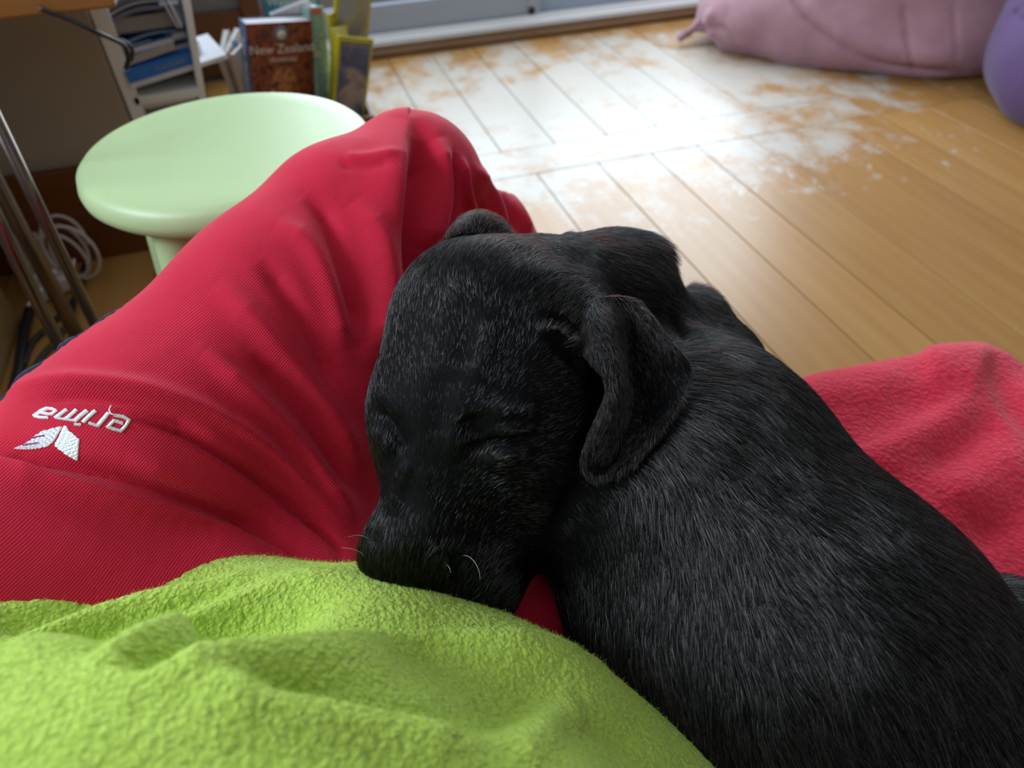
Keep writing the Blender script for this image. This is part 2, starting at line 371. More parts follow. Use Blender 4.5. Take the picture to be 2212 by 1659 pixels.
# worn varnish and painted door glare: pale grey-white patches in front of the doors
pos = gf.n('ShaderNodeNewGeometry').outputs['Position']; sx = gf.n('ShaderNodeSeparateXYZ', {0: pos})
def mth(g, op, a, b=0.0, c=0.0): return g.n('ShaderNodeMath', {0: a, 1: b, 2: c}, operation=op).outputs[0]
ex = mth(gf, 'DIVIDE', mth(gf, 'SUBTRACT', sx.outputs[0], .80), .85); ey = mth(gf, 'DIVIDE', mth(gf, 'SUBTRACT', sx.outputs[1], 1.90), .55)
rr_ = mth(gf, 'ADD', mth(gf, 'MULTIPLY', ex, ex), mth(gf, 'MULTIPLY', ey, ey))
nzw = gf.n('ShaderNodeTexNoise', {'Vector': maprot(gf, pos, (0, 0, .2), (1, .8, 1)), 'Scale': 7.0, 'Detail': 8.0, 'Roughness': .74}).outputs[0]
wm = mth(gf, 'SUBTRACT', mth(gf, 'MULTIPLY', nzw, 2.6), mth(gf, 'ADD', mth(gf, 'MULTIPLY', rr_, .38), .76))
wear_glare = gf.ramp(wm, [(.02, 0), (.42, .85)])
nzs = gf.n('ShaderNodeTexNoise', {'Vector': maprot(gf, pos, (0, 0, 0), (1, .55, 1)), 'Scale': 26.0, 'Detail': 4.0, 'Roughness': .7}).outputs[0]
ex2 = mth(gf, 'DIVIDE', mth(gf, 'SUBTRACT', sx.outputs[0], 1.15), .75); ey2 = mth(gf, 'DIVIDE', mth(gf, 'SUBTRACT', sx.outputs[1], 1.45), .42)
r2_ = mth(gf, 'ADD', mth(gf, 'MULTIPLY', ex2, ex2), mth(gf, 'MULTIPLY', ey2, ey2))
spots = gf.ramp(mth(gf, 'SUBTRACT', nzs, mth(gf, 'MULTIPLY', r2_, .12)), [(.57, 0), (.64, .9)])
knot = gf.n('ShaderNodeTexVoronoi', {'Vector': maprot(gf, pos, (0, 0, 0), (1, .55, .01)), 'Scale': 5.0}, feature='F1').outputs[0]
knm = gf.ramp(knot, [(.035, .8), (.075, 0)])
cf2 = gf.mix(knm, cf, (.10, .045, .02))
mx_ = gf.n('ShaderNodeMath', {0: wear_glare, 1: spots}, operation='MAXIMUM').outputs[0]
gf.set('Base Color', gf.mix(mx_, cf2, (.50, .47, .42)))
gf.set('Roughness', gf.n('ShaderNodeMapRange', {0: nzw, 3: .27, 4: .42}).outputs[0])

M_wall = mat('grey_brown_wall', (.36, .31, .25), .85)
M_wallf = mat('grey_far_wall', (.20, .19, .18), .85)
M_skirt, _, _ = wood_mat('dark_stained_wood', (.20, .062, .013), (.09, .026, .006), 0, 10, .4)
M_jamb, _, _ = wood_mat('jamb_wood', (.20, .065, .018), (.09, .03, .008), 2, 10, .4)
M_alu = mat('aluminium', (.55, .60, .66), .35, metal=.35)
M_aluw = mat('white_aluminium', (.92, .95, .96), .45, metal=.1)
M_aluc = mat('blue_grey_aluminium', (.42, .49, .60), .4, metal=.3)
M_ash, _, _ = wood_mat('threshold_timber', (.30, .17, .08), (.17, .09, .04), 0, 12, .5)
M_stool = mat('pale_green_plastic', (.44, .57, .30), .42, spec=.5)
M_white = mat('white_laminate', (.80, .84, .86), .45)
M_paper = mat('paper', (.72, .72, .76), .8)
M_table, _, _ = wood_mat('table_wood', (.38, .15, .035), (.20, .07, .015), 0, 10, .4)
M_tan, _, _ = wood_mat('pale_plywood', (.36, .22, .10), (.28, .17, .07), 2, 6, .5)
M_chrome = mat('brushed_steel', (.15, .12, .105), .3, metal=1)
M_black = mat('black_rubber', (.006, .007, .010), .5)
M_leather = mat('dark_brown_leather', (.045, .030, .022), .5)
M_pink = mat('dusty_pink_velvet', (.46, .235, .285), .9, sheen=.25)
gp = G(M_pink); o_ = gp.obj(); np_ = gp.n('ShaderNodeTexNoise', {'Vector': o_, 'Scale': 14.0, 'Detail': 4.0}).outputs[0]
gp.set('Base Color', gp.mix(gp.ramp(np_, [(.35, 0), (.75, 1)]), (.37, .20, .235), (.30, .145, .18))); gp.set('Normal', gp.bump(np_, .004, .3))
M_purp = mat('purple_velvet', (.085, .042, .135), .9, sheen=.15)
M_plug = mat('white_plastic', (.50, .46, .45), .5)

# ------------------------------------------------------------------ the setting
WY, DY = 1.512, 2.553          # near wall plane, glazed door plane
subfloor = tag(box('floor', (-2.2, -1.6, -.05), (3.2, DY + .9, -.022), mat('subfloor', (.03, .02, .012), .9)), kind='structure')
xs = [-1.92 + .143 * i for i in range(17)]
xs = [x for x in xs if x < .45] + [.532, .694, .840, .968, 1.12, 1.26, 1.392, 1.532, 1.678] + [1.822 + .143 * i for i in range(9)]
def plank(x0, x1, y0, y1):
    box('plank', (x0 + .0013, y0, -.022), (x1 - .0013, y1, rng.uniform(-.0006, .0002)), M_floor, subfloor, .0006, seg=1)
for a, b in zip(xs[:-1], xs[1:]): plank(a, b, -1.5, 1.5385)
xf = [.34 + .1467 * (i - 5) for i in range(23)]
for a, b in zip(xf[:-1], xf[1:]): plank(a, b, 1.6845, DY - .045)
cb = box('plank', (-.30, 1.540, -.022), (2.9, 1.683, .0002), M_floor, subfloor, .002)
# near wall at the left and its skirting; it ends at the alcove
tag(box('wall_left', (-2.2, WY, 0), (-.305, WY + .10, 2.4), M_wall), kind='structure')
tag(box('wall_alcove', (-.405, WY + .10, 0), (-.305, DY, 2.4), M_wallf), kind='structure')
tag(box('baseboard_left', (-2.2, WY - .018, 0), (-.312, WY, .198), M_skirt, bev=.004), kind='structure')
tag(box('wall_front', (-.305, DY, 0), (-.06, DY + .10, 2.4), M_wallf), kind='structure')
tag(box('baseboard_front', (-.305, DY - .018, 0), (-.085, DY, .190), M_skirt, bev=.004), kind='structure')
tag(box('trim_1', (-.085, DY - .03, 0), (-.030, DY + .10, 2.2), M_jamb, bev=.004), kind='structure')
tag(box('wall_front_upper', (-.305, DY, 2.18), (2.9, DY + .10, 2.5), M_wallf), kind='structure')
tag(box('wall_right', (2.9, -1.5, 0), (3.0, DY + .1, 2.5), M_wallf), kind='structure')
tag(box('wall_rear', (-2.3, -1.7, 0), (3.0, -1.6, 2.5), M_wallf), kind='structure')
tag(box('wall_side', (-2.3, -1.6, 0), (-2.2, WY, 2.5), M_wallf), kind='structure')
tag(box('ceiling', (-2.3, -1.7, 2.5), (3.0, DY + .1, 2.6), mat('white_ceiling', (.75, .75, .73), .9)), kind='structure')
tag(box('wall_front_right', (2.58, DY, 0), (2.9, DY + .1, 2.2), M_wallf), kind='structure')
d1 = tag(box('door_1', (-.03, DY + .005, .036), (2.58, DY + .13, .052), M_aluw, bev=.003), kind='structure')
box('track', (-.03, DY - .012, .030), (2.58, DY + .006, .046), M_aluw, d1, .002)
box('track', (-.03, DY + .012, .05), (2.58, DY + .020, .062), M_aluw, d1, .002)
box('track', (-.03, DY - .016, .002), (2.58, DY - .008, .036), M_alu, d1, .002)
box('bottom_rail', (-.03, DY + .028, .055), (.905, DY + .058, .145), M_aluc, d1, .004)
box('bottom_rail', (.86, DY + .066, .055), (2.58, DY + .096, .145), M_aluc, d1, .004)
box('stile', (-.03, DY + .028, .145), (.03, DY + .058, 2.1), M_aluc, d1, .004)
box('stile', (.86, DY + .022, .055), (.905, DY + .060, 2.1), M_aluc, d1, .004)
box('stile', (2.52, DY + .066, .145), (2.58, DY + .096, 2.1), M_aluc, d1, .004)
box('door_guide', (.862, DY + .016, .056), (.884, DY + .024, .085), M_black, d1, .002)
mg = bpy.data.materials.new('window_glass'); mg.use_nodes = True; t = mg.node_tree; t.nodes.clear()
o_ = t.nodes.new('ShaderNodeOutputMaterial'); a_ = t.nodes.new('ShaderNodeBsdfTransparent'); b_ = t.nodes.new('ShaderNodeBsdfGlossy'); c_ = t.nodes.new('ShaderNodeMixShader')
b_.inputs['Roughness'].default_value = .02; c_.inputs[0].default_value = .06
t.links.new(a_.outputs[0], c_.inputs[1]); t.links.new(b_.outputs[0], c_.inputs[2]); t.links.new(c_.outputs[0], o_.inputs[0])
box('pane', (.03, DY + .040, .145), (.86, DY + .046, 2.1), mg, d1)
box('pane', (.905, DY + .078, .145), (2.52, DY + .084, 2.1), mg, d1)
tag(box('trim_2', (-.03, DY - .042, 0), (2.58, DY - .016, .022), M_ash, bev=.004), kind='structure')
tag(box('trim_3', (-.03, DY - .030, .022), (2.58, DY - .012, .034), M_ash, bev=.003), kind='structure')
M_deck, _, _ = wood_mat('sunlit_deck', (.62, .42, .26), (.5, .33, .2), 0, 8, .7)
deck = tag(box('deck_ground', (-1.5, DY + .14, -.10), (3.5, DY + 3.0, -.06), M_deck), kind='structure')
# ------------------------------------------------------------------ sofa seat and red fleece blanket
def rbox_net(name, lo, hi, rad, step, M, mt, parent=None, disp=None, sub=1):
    """rounded box meshed as a fine cage, then displaced"""
    lo = np.array(lo); hi = np.array(hi); n = np.maximum(2, np.ceil((hi - lo) / step).astype(int)); V = []; Q = []; ids = {}
    def vid(i, j, k):
        if (i, j, k) not in ids: ids[(i, j, k)] = len(V); V.append(lo + (hi - lo) * np.array([i, j, k]) / n)
        return ids[(i, j, k)]
    for ax in range(3):
        o1, o2 = [(1, 2), (2, 0), (0, 1)][ax]
        for side in (0, n[ax]):
            for a in range(n[o1]):
                for b in range(n[o2]):
                    c = []
                    for da, db in ((0, 0), (1, 0), (1, 1), (0, 1)):
                        t = [0, 0, 0]; t[ax] = side; t[o1] = a + da; t[o2] = b + db; c.append(vid(*t))
                    Q.append(c if side else c[::-1])
    V = np.array(V); Q = np.array(Q); inner = np.clip(V, lo + rad, hi - rad); dlt = V - inner
    l = np.linalg.norm(dlt, axis=1)[:, None]; V = np.where(l > 1e-9, inner + dlt / np.maximum(l, 1e-9) * rad, V)
    V = V @ np.array(M.to_3x3()).T + np.array(M.translation)
    if disp: V = disp(V, Q)
    return link(name, npmesh(name, V, Q), mt, parent), V, Q
Ms = Matrix.Translation((0, 0, 0)) @ Matrix.Rotation(math.radians(-4), 4, 'Z')
sofa = empty('sofa', (0, 0, 0), label='low dark brown leather sofa seat under the dog and the red blanket', cat='sofa')
rbox_net('seat_cushion', (-.42, -.75, .10), (.66, .42, .205), .05, .03, Ms, M_leather, sofa)
rbox_net('base', (-.40, -.73, .0), (.64, .39, .10), .015, .04, Ms, M_leather, sofa)

def blanket_disp(V, Q):
    N = normals(V, Q); V = V + N * (noise3(V, 11)[:, None] * .004 + noise3(V + 5, 28)[:, None] * .0014)
    f = [([(1800, 1010), (1900, 980), (2000, 930), (2110, 850)], 60, 30, .008), ([(1850, 900), (1960, 880), (2060, 870)], 35, 35, -.003),
         ([(2000, 1010), (2080, 960), (2160, 900)], 34, 34, -.006), ([(1900, 1120), (2050, 1080), (2230, 960)], 60, 60, .007),
         ([(2080, 1180), (2200, 1120), (2300, 1050)], 30, 45, -.005), ([(2150, 800), (2190, 880), (2260, 960)], 25, 25, -.006),
         ([(1990, 790), (2080, 780), (2140, 800)], 50, 40, .012), ([(1720, 860), (1850, 840), (1950, 830)], 30, 30, .003)]
    x, y, d = project(V); nx, ny = .734, -.679; sd = (x - 1740) * nx + (y - 820) * ny
    V = fold(V, N, f); V[:, 2] -= np.where(V[:, 2] > .25, .075 * np.clip((-60 - sd) / 160, 0, 1), 0); return V
bl, _, _ = rbox_net('fleece_blanket', (.16, -.70, .200), (.652, .472, .318), .045, .006, Ms, M_redfl, None, blanket_disp)
tag(bl, 'red fleece blanket draped over the right end of the sofa beneath the dog', 'blanket')

# ------------------------------------------------------------------ the person: trousers and jumper
person = empty('person', (0, 0, .25), world=True, label='person in red jersey trousers and lime green fleece jumper with a dog in the lap', cat='person')
tp = [cone((893, 392, .68), (765, 500, .65), .0625, .078, .02), cone((765, 500, .65), (622, 675, .61), .078, .087, .02), cone((622, 675, .61), (335, 985, .535), .087, .0925, .03),
      cone((335, 985, .535), (60, 1240, .49), .0925, .094, .03), cone((60, 1240, .49), (-250, 1500, .45), .094, .095, .03),
      cone((893, 392, .69), (1032, 560, .86), .060, .074, .02), cone((1032, 560, .86), (1120, 760, 1.18), .074, .065, .02),
      cone((-100, 1212, .43), (640, 1400, .50), .070, .058, .010), cone((300, 1500, .52), (1000, 1420, .54), .085, .075, .03),
      cone((1000, 1420, .54), (1420, 1290, .60), .075, .068, .03), cone((800, 560, .66), (690, 900, .61), .055, .070, .04), cone((690, 900, .61), (640, 1250, .56), .070, .07, .04), cone((0, 1800, .44), (900, 1800, .46), .09, .09, .03)]
V, Q = surface_net(tp, .0075); V = smooth(V, Q, 3); V, Q = subdiv(V, Q); V, Q = subdiv(V, Q)
N = normals(V, Q); V = V + N * (noise3(V, 16)[:, None] * .0012)
tf = [  # knee crest, inner knee folds
    ([(880, 262), (866, 350), (850, 470), (838, 590), (836, 700), (826, 800)], 60, 14, .010),
    ([(912, 300), (900, 420), (885, 540), (872, 640)], 26, 26, -.012),
    ([(940, 300), (958, 380), (945, 470), (915, 540)], 24, 24, .008),
    ([(975, 330), (974, 420), (962, 500), (940, 560)], 9, 9, -.006),
    ([(995, 340), (1008, 420), (1030, 500)], 9, 9, .005), ([(1020, 390), (1045, 450), (1062, 510)], 8, 8, -.004),
    ([(1030, 360), (1068, 430), (1090, 500)], 10, 10, .005), ([(1050, 380), (1095, 440), (1118, 505)], 8, 8, -.006), ([(1075, 400), (1120, 460), (1145, 510)], 10, 10, .006),
    ([(740, 340), (780, 345), (820, 350), (850, 350)], 12, 12, .002), ([(730, 352), (780, 362), (840, 372)], 12, 12, -.002),
    # long folds running down the thigh
    ([(660, 420), (705, 470), (735, 560), (757, 640), (775, 730)], 20, 20, -.006),
    ([(760, 440), (800, 500), (812, 580), (815, 660), (812, 760)], 26, 26, .006),
    ([(600, 480), (660, 520), (700, 590), (725, 670), (745, 760)], 24, 24, .0045),
    ([(560, 560), (620, 640), (680, 740), (720, 840)], 22, 22, -.0045),
    ([(470, 610), (560, 700), (650, 810), (740, 930), (780, 1020)], 28, 28, .005),
    ([(540, 760), (620, 850), (700, 960), (750, 1060)], 20, 20, -.0045),
    ([(440, 760), (540, 850), (640, 950), (730, 1060), (770, 1130)], 22, 22, .0055),
    
    # hip ridge with its sharp lower crease
    ([(20, 840), (90, 828), (163, 826), (285, 837), (407, 872), (529, 935), (640, 1030), (740, 1130)], 13, 22, .0055),
    ([(60, 862), (163, 858), (285, 872), (380, 905), (450, 940)], 10, 10, -.0035),
    ([(300, 905), (407, 945), (529, 1018), (631, 1098), (712, 1160), (742, 1212)], 8, 14, -.006),
    ([(270, 990), (400, 1040), (520, 1100), (640, 1180)], 26, 26, .003),
    ([(60, 940), (200, 1000), (350, 1050), (480, 1095), (600, 1170), (660, 1206)], 10, 10, .0),
    ([(-60, 962), (0, 972), (122, 1004), (285, 1044), (448, 1098), (570, 1155), (690, 1222)], 9, 24, -.0055), ([(-60, 990), (0, 1003), (122, 1034), (285, 1076), (448, 1130), (590, 1200)], 44, 12, .0055)]
V = fold(V, N, [(a, b, c, d * 1.5) for a, b, c, d in tf]); trousers = link('trousers', npmesh('trousers', V, Q), M_red, person)
so = P(1135, 770, 1.22); sv, sq = surface_net([('c', np.array([so[0], so[1], .085]), np.array([so[0] + .02, so[1] - .03, .05]), .045, .047, .02), ('c', np.array([so[0] + .02, so[1] - .03, .045]), np.array([so[0] + .05, so[1] + .13, .035]), .042, .030, .02)], .008); link('sock', npmesh('sock', smooth(sv, sq, 2), sq), M_navy, person)
TB = BVHTree.FromPolygons([tuple(v) for v in V], [tuple(q) for q in Q])
def hit(x, y, B=None):
    r = Vector(ray(x, y)).normalized(); h = (B or TB).ray_cast(Vector(CAM), r); return h
# navy side stripe just peeking out behind the outer edge
stripe = [(-45, 912), (10, 874), (50, 850), (100, 815), (140, 786), (170, 762), (210, 716), (250, 680), (285, 646)]
Sv = []; Sf = []; sp = catmull(stripe, 6)
for i, (x, y) in enumerate(sp):
    e = 40.0; h_ = None          # march outwards to the edge of the leg
    for q in range(-40, 90, 2):
        t_ = hit(x - .62 * q, y - .78 * q)
        if t_[0] is None or t_[3] > .72: break
        e = q; h_ = t_
    d = ((np.array(h_[0]) - CAM) @ R)[2]; t = i / (len(sp) - 1); out = 9 * (.55 + .45 * math.sin(i * .5)) * min(1, (1 - t) * 3 + .1)
    for (a, b) in ((-12, -.0008), (e * 0 + out * .6, -.001), (out, .004), (out * .6, .014), (-14, .022)):
        Sv.append(P(x - .62 * (e + a), y - .78 * (e + a), d + b))
    if i:
        for k in range(5): a = (i - 1) * 5; b = i * 5; k2 = (k + 1) % 5; Sf.append((a + k, a + k2, b + k2, b + k))
st = link('side_stripe', mesh('side_stripe', Sv, Sf), M_navy, trousers, smooth=True); st['label'] = 'navy blue side panel along the outer seam'

# embroidered mark and lettering on the hip, laid on the cloth as raised stitches
sc_ = .12658
def lay(name, quads, mt, parent, h=.0008):
    Vv = []; Fv = []
    for c in quads:
        p = []
        for (x, y) in c:
            hh = hit(20 + x * sc_, 860 + y * sc_)
            if hh[0] is None: break
            p.append((np.array(hh[0]), np.array(hh[1])))
        if len(p) < 4: continue
        # a rounded stitch: base corners, lifted middle line
        n = sum(q[1] for q in p); n = n / np.linalg.norm(n); n = n if n @ (CAM - p[0][0]) > 0 else -n
        a, b, c2, d = [q[0] + n * .0001 for q in p]; i = len(Vv)
        m1 = (a + d) / 2 * .9 + (b + c2) / 2 * .1 + n * h; m2 = (b + c2) / 2 * .9 + (a + d) / 2 * .1 + n * h
        Vv += [a, b, c2, d, m1, m2]; Fv += [(i, i + 1, i + 5, i + 4), (i + 4, i + 5, i + 2, i + 3), (i, i + 4, i + 3), (i + 1, i + 2, i + 5)]
    return link(name, mesh(name, Vv, Fv), mt, parent, smooth=True)
def satin(line, wd, pitch=19, slant=.25):
    L = np.array(line, float); out = []
    for i in range(len(L) - 1):
        a, b = L[i], L[i + 1]; d = b - a; l = np.linalg.norm(d); d /= l; nrm = np.array([-d[1], d[0]]); k = max(2, int((l + wd * .6) / pitch))
        for j in range(k):
            c = a - d * wd * .3 + d * (l + wd * .6) * (j + .5) / k; n2 = nrm + d * slant; jit = random.uniform(-3, 3)
            e1 = c - n2 * (wd / 2 + jit); e2 = c + n2 * (wd / 2 + random.uniform(-3, 3)); hw = d * pitch * .62
            out.append((e1 - hw, e2 - hw, e2 + hw, e1 + hw))
    return out
def inside(p, poly):
    r = False; x, y = p
    for i in range(len(poly)):
        x1, y1 = poly[i]; x2, y2 = poly[i - 1]
        if (y1 > y) != (y2 > y) and x < (x2 - x1) * (y - y1) / (y2 - y1) + x1: r = not r
    return r
def fillst(poly, ang, pitch=17, ln=85):
    out = []; d = np.array([math.cos(ang), math.sin(ang)]); n = np.array([-d[1], d[0]]); P_ = np.array(poly, float)
    s = P_ @ n; t = P_ @ d; row = 0; q = s.min() + pitch / 2
    while q < s.max():
        u = t.min(); run = None
        while u < t.max() + 8:
            isin = inside(n * q + d * u, poly)
            if isin and run is None: run = u
            if run is not None and (not isin or u - run > ln * (.7 + .5 * ((row * 7) % 5) / 5)):
                if u - run > 10:
                    a = n * q + d * (run - 4); b = n * q + d * (u + 4); hw = n * pitch * .62; out.append((a - hw, b - hw, b + hw, a + hw))
                run = u if isin else None
            u += 6
        q += pitch; row += 1
    return out
emb = empty('embroidery', (0, 0, 0)); emb.parent = trousers
emb['label'] = 'white embroidered letters and winged emblem'
letters = {
 'letter_e': [([(1800, 293), (1950, 318), (2045, 375), (1985, 480), (1905, 560), (1790, 530), (1685, 495), (1790, 385), (1925, 425)], 56)],
 'letter_r': [([(1690, 262), (1600, 370), (1515, 470)], 66), ([(1500, 468), (1370, 428)], 52)],
 'letter_i': [([(1460, 225), (1360, 315), (1275, 400)], 66), ([(1125, 453), (1215, 455)], 44)],
 'letter_m': [([(975, 205), (880, 275), (800, 335)], 58), ([(1145, 208), (1050, 290), (975, 355)], 58), ([(1320, 222), (1215, 305), (1125, 388)], 66), ([(800, 338), (960, 362), (1120, 385)], 40)],
 'letter_a': [([(650, 178), (540, 230), (435, 305)], 60), ([(435, 308), (520, 330), (655, 335)], 44), ([(650, 178), (740, 185), (805, 212), (735, 272), (650, 272), (560, 252)], 46)]}
for nm, st_ in letters.items():
    q = []
    for ln_, wd in st_: q += satin(ln_, wd)
    lay('letter', q, M_thread, emb, .0011)
wl = [(85, 860), (250, 790), (330, 740), (420, 680), (450, 640), (560, 570), (700, 525), (810, 500), (900, 478), (905, 500), (850, 590), (800, 680), (740, 760), (660, 820), (540, 850), (400, 868), (250, 872)]
wr = [(955, 470), (990, 500), (1010, 550), (1100, 620), (1190, 700), (1195, 740), (1175, 900), (1165, 1075), (1100, 1035), (950, 945), (780, 820), (790, 760), (840, 680), (890, 570), (925, 490)]
lay('emblem_wing', fillst(wl, 2.75), M_thread, emb, .0008)
lay('emblem_wing', fillst(wr, .5), M_thread, emb, .0008)
lay('emblem_slot', satin([(245, 800), (380, 778), (505, 762)], 22, 16) + satin([(400, 690), (500, 660), (605, 645)], 24, 16), M_purple_thread, emb, .0014)
lt = []
for x, y in ((1750, 165), (1728, 215), (1745, 270), (1790, 300)):
    h_ = hit(20 + x * sc_, 860 + y * sc_); lt.append(np.array(h_[0]) + np.array(h_[1]) * .002)
tube('loose_thread', lt, .00045, M_thread, emb, 5, 6)

# jumper
jp = [cone((-250, 1728, .40), (60, 1672, .42), .112, .113, .03), cone((250, 1905, .27), (-300, 2010, .25), .080, .080, .04), cone((470, 1615, .44), (800, 1650, .43), .110, .110, .03), cone((800, 1650, .43), (950, 1690, .42), .110, .094, .03),
      cone((250, 1905, .27), (1000, 1960, .31), .080, .080, .04), cone((1125, 1725, .40), (1345, 1905, .40), .085, .085, .03),
      cone((60, 1672, .42), (480, 1565, .46), .113, .102, .03), cone((500, 2100, .28), (900, 2300, .28), .115, .115, .03)]
V, Q = surface_net(jp, .0052); V = smooth(V, Q, 2); V, Q = subdiv(V, Q); V, Q = subdiv(V, Q)
N = normals(V, Q)
jf = [([(-60, 1380), (0, 1352), (110, 1320), (250, 1280), (400, 1248), (540, 1232)], 26, 26, -.008),
      ([(-60, 1440), (20, 1412), (160, 1352), (318, 1295), (477, 1260), (635, 1238)], 30, 16, .007),
      ([(120, 1425), (260, 1365), (400, 1320), (540, 1275), (650, 1258)], 18, 18, -.003),
      ([(190, 1440), (265, 1402), (424, 1343), (530, 1300), (650, 1262), (780, 1246)], 18, 22, .006),
      ([(250, 1445), (350, 1420), (480, 1375), (600, 1340), (720, 1310)], 30, 30, -.009),
      ([(230, 1452), (530, 1433), (795, 1412), (900, 1400), (1058, 1397), (1199, 1408), (1290, 1448)], 42, 18, .009),
      ([(480, 1470), (700, 1502), (900, 1535), (1080, 1530), (1200, 1490)], 40, 40, -.007),
      ([(395, 1490), (635, 1525), (846, 1580), (1058, 1640)], 60, 30, .008),
      ([(1100, 1650), (1180, 1580), (1270, 1540)], 50, 50, .005), ([(1190, 1600), (1290, 1580), (1380, 1620)], 30, 30, -.003)]
V = fold(V, N, [(a, b, c, d * 1.25) for a, b, c, d in jf])
N = normals(V, Q); x, y, d = project(V)
nn = noise3(V, 420) * .6 + noise3(V + 3, 240) * .4
V = V + N * (np.abs(nn)[:, None] * -.0008 + .0004)
jumper = link('fleece_jumper', npmesh('fleece_jumper', V, Q), M_green, person)
jumper['label'] = 'lime green fleece jumper gathered in folds over the belly'
X, Nn = sample_surface(V, Q, 45000)
r_ = rng.normal(size=(len(X), 3)); D = Nn * .5 + r_ * .55; D /= np.linalg.norm(D, axis=1)[:, None]
r2 = rng.normal(size=(len(X), 3)) * .6; L_ = rng.uniform(.0008, .0019, (len(X), 1))
pts = np.stack([X - Nn * .0003, X + D * L_ * .5, X + (D + r2 * .6) * L_ * .8, X + (D + r2) * L_], 1)
strands('fuzz', pts, .00008, M_gfuzz, jumper)

# ------------------------------------------------------------------ the dog
dog = empty('dog', (.15, .35, .30), world=True, label='black short-haired dog sleeping curled in the lap of the person in red trousers', cat='dog')
dp = [ # skull, brow, cheeks
      ell((1078, 752, .475), (.070, .069, .066), 20), ell((1018, 706, .475), (.048, .053, .056), 0, .03), ell((1150, 760, .480), (.048, .060, .055), 0, .03),
      ell((968, 880, .448), (.046, .042, .042), 10, .03), ell((1085, 900, .452), (.046, .048, .044), 0, .03),
      ell((1130, 960, .475), (.043, .058, .05), 15, .03), ell((880, 940, .463), (.022, .036, .035), 0, .025),
      cone((975, 960, .445), (920, 1150, .440), .030, .0285, .025), cone((1005, 1010, .472), (970, 1200, .472), .036, .033, .022),
      ell((880, 1190, .437), (.028, .030, .026), 10, .015), ell((985, 1225, .465), (.036, .033, .034), 0, .02),
      cone((1040, 1080, .49), (1010, 1240, .49), .040, .036, .03),
      ell((838, 1215, .424), (.015, .013, .012), 0, .012),
      # neck and shoulders
      cone((1180, 660, .520), (1320, 642, .565), .0490, .0450, .03), cone((1320, 642, .565), (1420, 790, .60), .0450, .052, .03),
      ell((1372, 546, .565), (.024, .0125, .03), 3, .010),
      cone((1515, 815, .60), (1500, 970, .545), .054, .090, .035), ell((1508, 668, .62), (.018, .016, .03), 30, .025),
      cone((1478, 1075, .52), (1760, 1390, .475), .108, .106, .04), cone((1760, 1390, .475), (2020, 1700, .445), .106, .10, .04),
      cone((1500, 1380, .50), (1700, 1700, .46), .088, .088, .04),
      cone((2180, 1440, .50), (2450, 1760, .47), .062, .085, .02), cone((2050, 1270, .535), (2330, 1470, .56), .022, .03, .008),
      # creases: eye sockets
      ]
V, Q = surface_net(dp, .0055); V = smooth(V, Q, 2); V, Q = subdiv(V, Q)
N = normals(V, Q)
df = [([(1005, 985), (1040, 968), (1080, 955), (1120, 950), (1165, 938)], 11, 11, -.006),   # closed eye, right in view
      ([(1010, 900), (1028, 935), (1050, 950)], 24, 24, -.006), ([(1050, 1000), (1085, 988), (1130, 970)], 16, 16, .005), ([(1060, 938), (1095, 930), (1140, 918)], 12, 12, .004),
      ([(1060, 895), (1100, 885), (1150, 890)], 26, 20, .004), ([(985, 900), (975, 950), (985, 1000)], 22, 22, .002),
      ([(812, 880), (835, 920), (855, 955), (870, 985)], 12, 12, -.006), ([(845, 900), (870, 940), (885, 970)], 16, 16, -.003),
      ([(815, 930), (830, 960), (845, 990)], 12, 12, .004),
      ([(955, 800), (952, 880), (945, 960)], 34, 34, -.0025),   # brow furrow
      ([(1000, 640), (1010, 720), (990, 800)], 30, 30, -.0015), ([(1060, 690), (1050, 760), (1020, 830)], 25, 25, .002),
      ([(1180, 690), (1215, 700), (1240, 735)], 14, 14, -.004), ([(1160, 712), (1205, 715), (1245, 745)], 14, 14, .005), ([(1190, 745), (1225, 770), (1262, 790)], 14, 14, -.005),
      ([(1080, 540), (1180, 548), (1290, 565)], 24, 24, -.002), ([(1190, 520), (1250, 535), (1300, 560)], 20, 20, .002),
      ([(885, 1000), (860, 1060), (848, 1120)], 14, 14, .003), ([(900, 1010), (935, 1100), (930, 1170)], 30, 30, .002),
      ([(970, 1200), (975, 1240), (972, 1280)], 9, 9, -.004), ([(1440, 600), (1452, 680), (1470, 740)], 18, 18, -.008),
      ([(800, 1165), (806, 1195), (800, 1222)], 5, 5, -.003), ([(1180, 1150), (1220, 1090), (1250, 1040)], 20, 20, -.004)]
V = fold(V, N, df); N = normals(V, Q); V = V + N * noise3(V, 22)[:, None] * .0006
body = link('body', npmesh('body', V, Q), M_skin, dog)
DV, DQ = V, Q
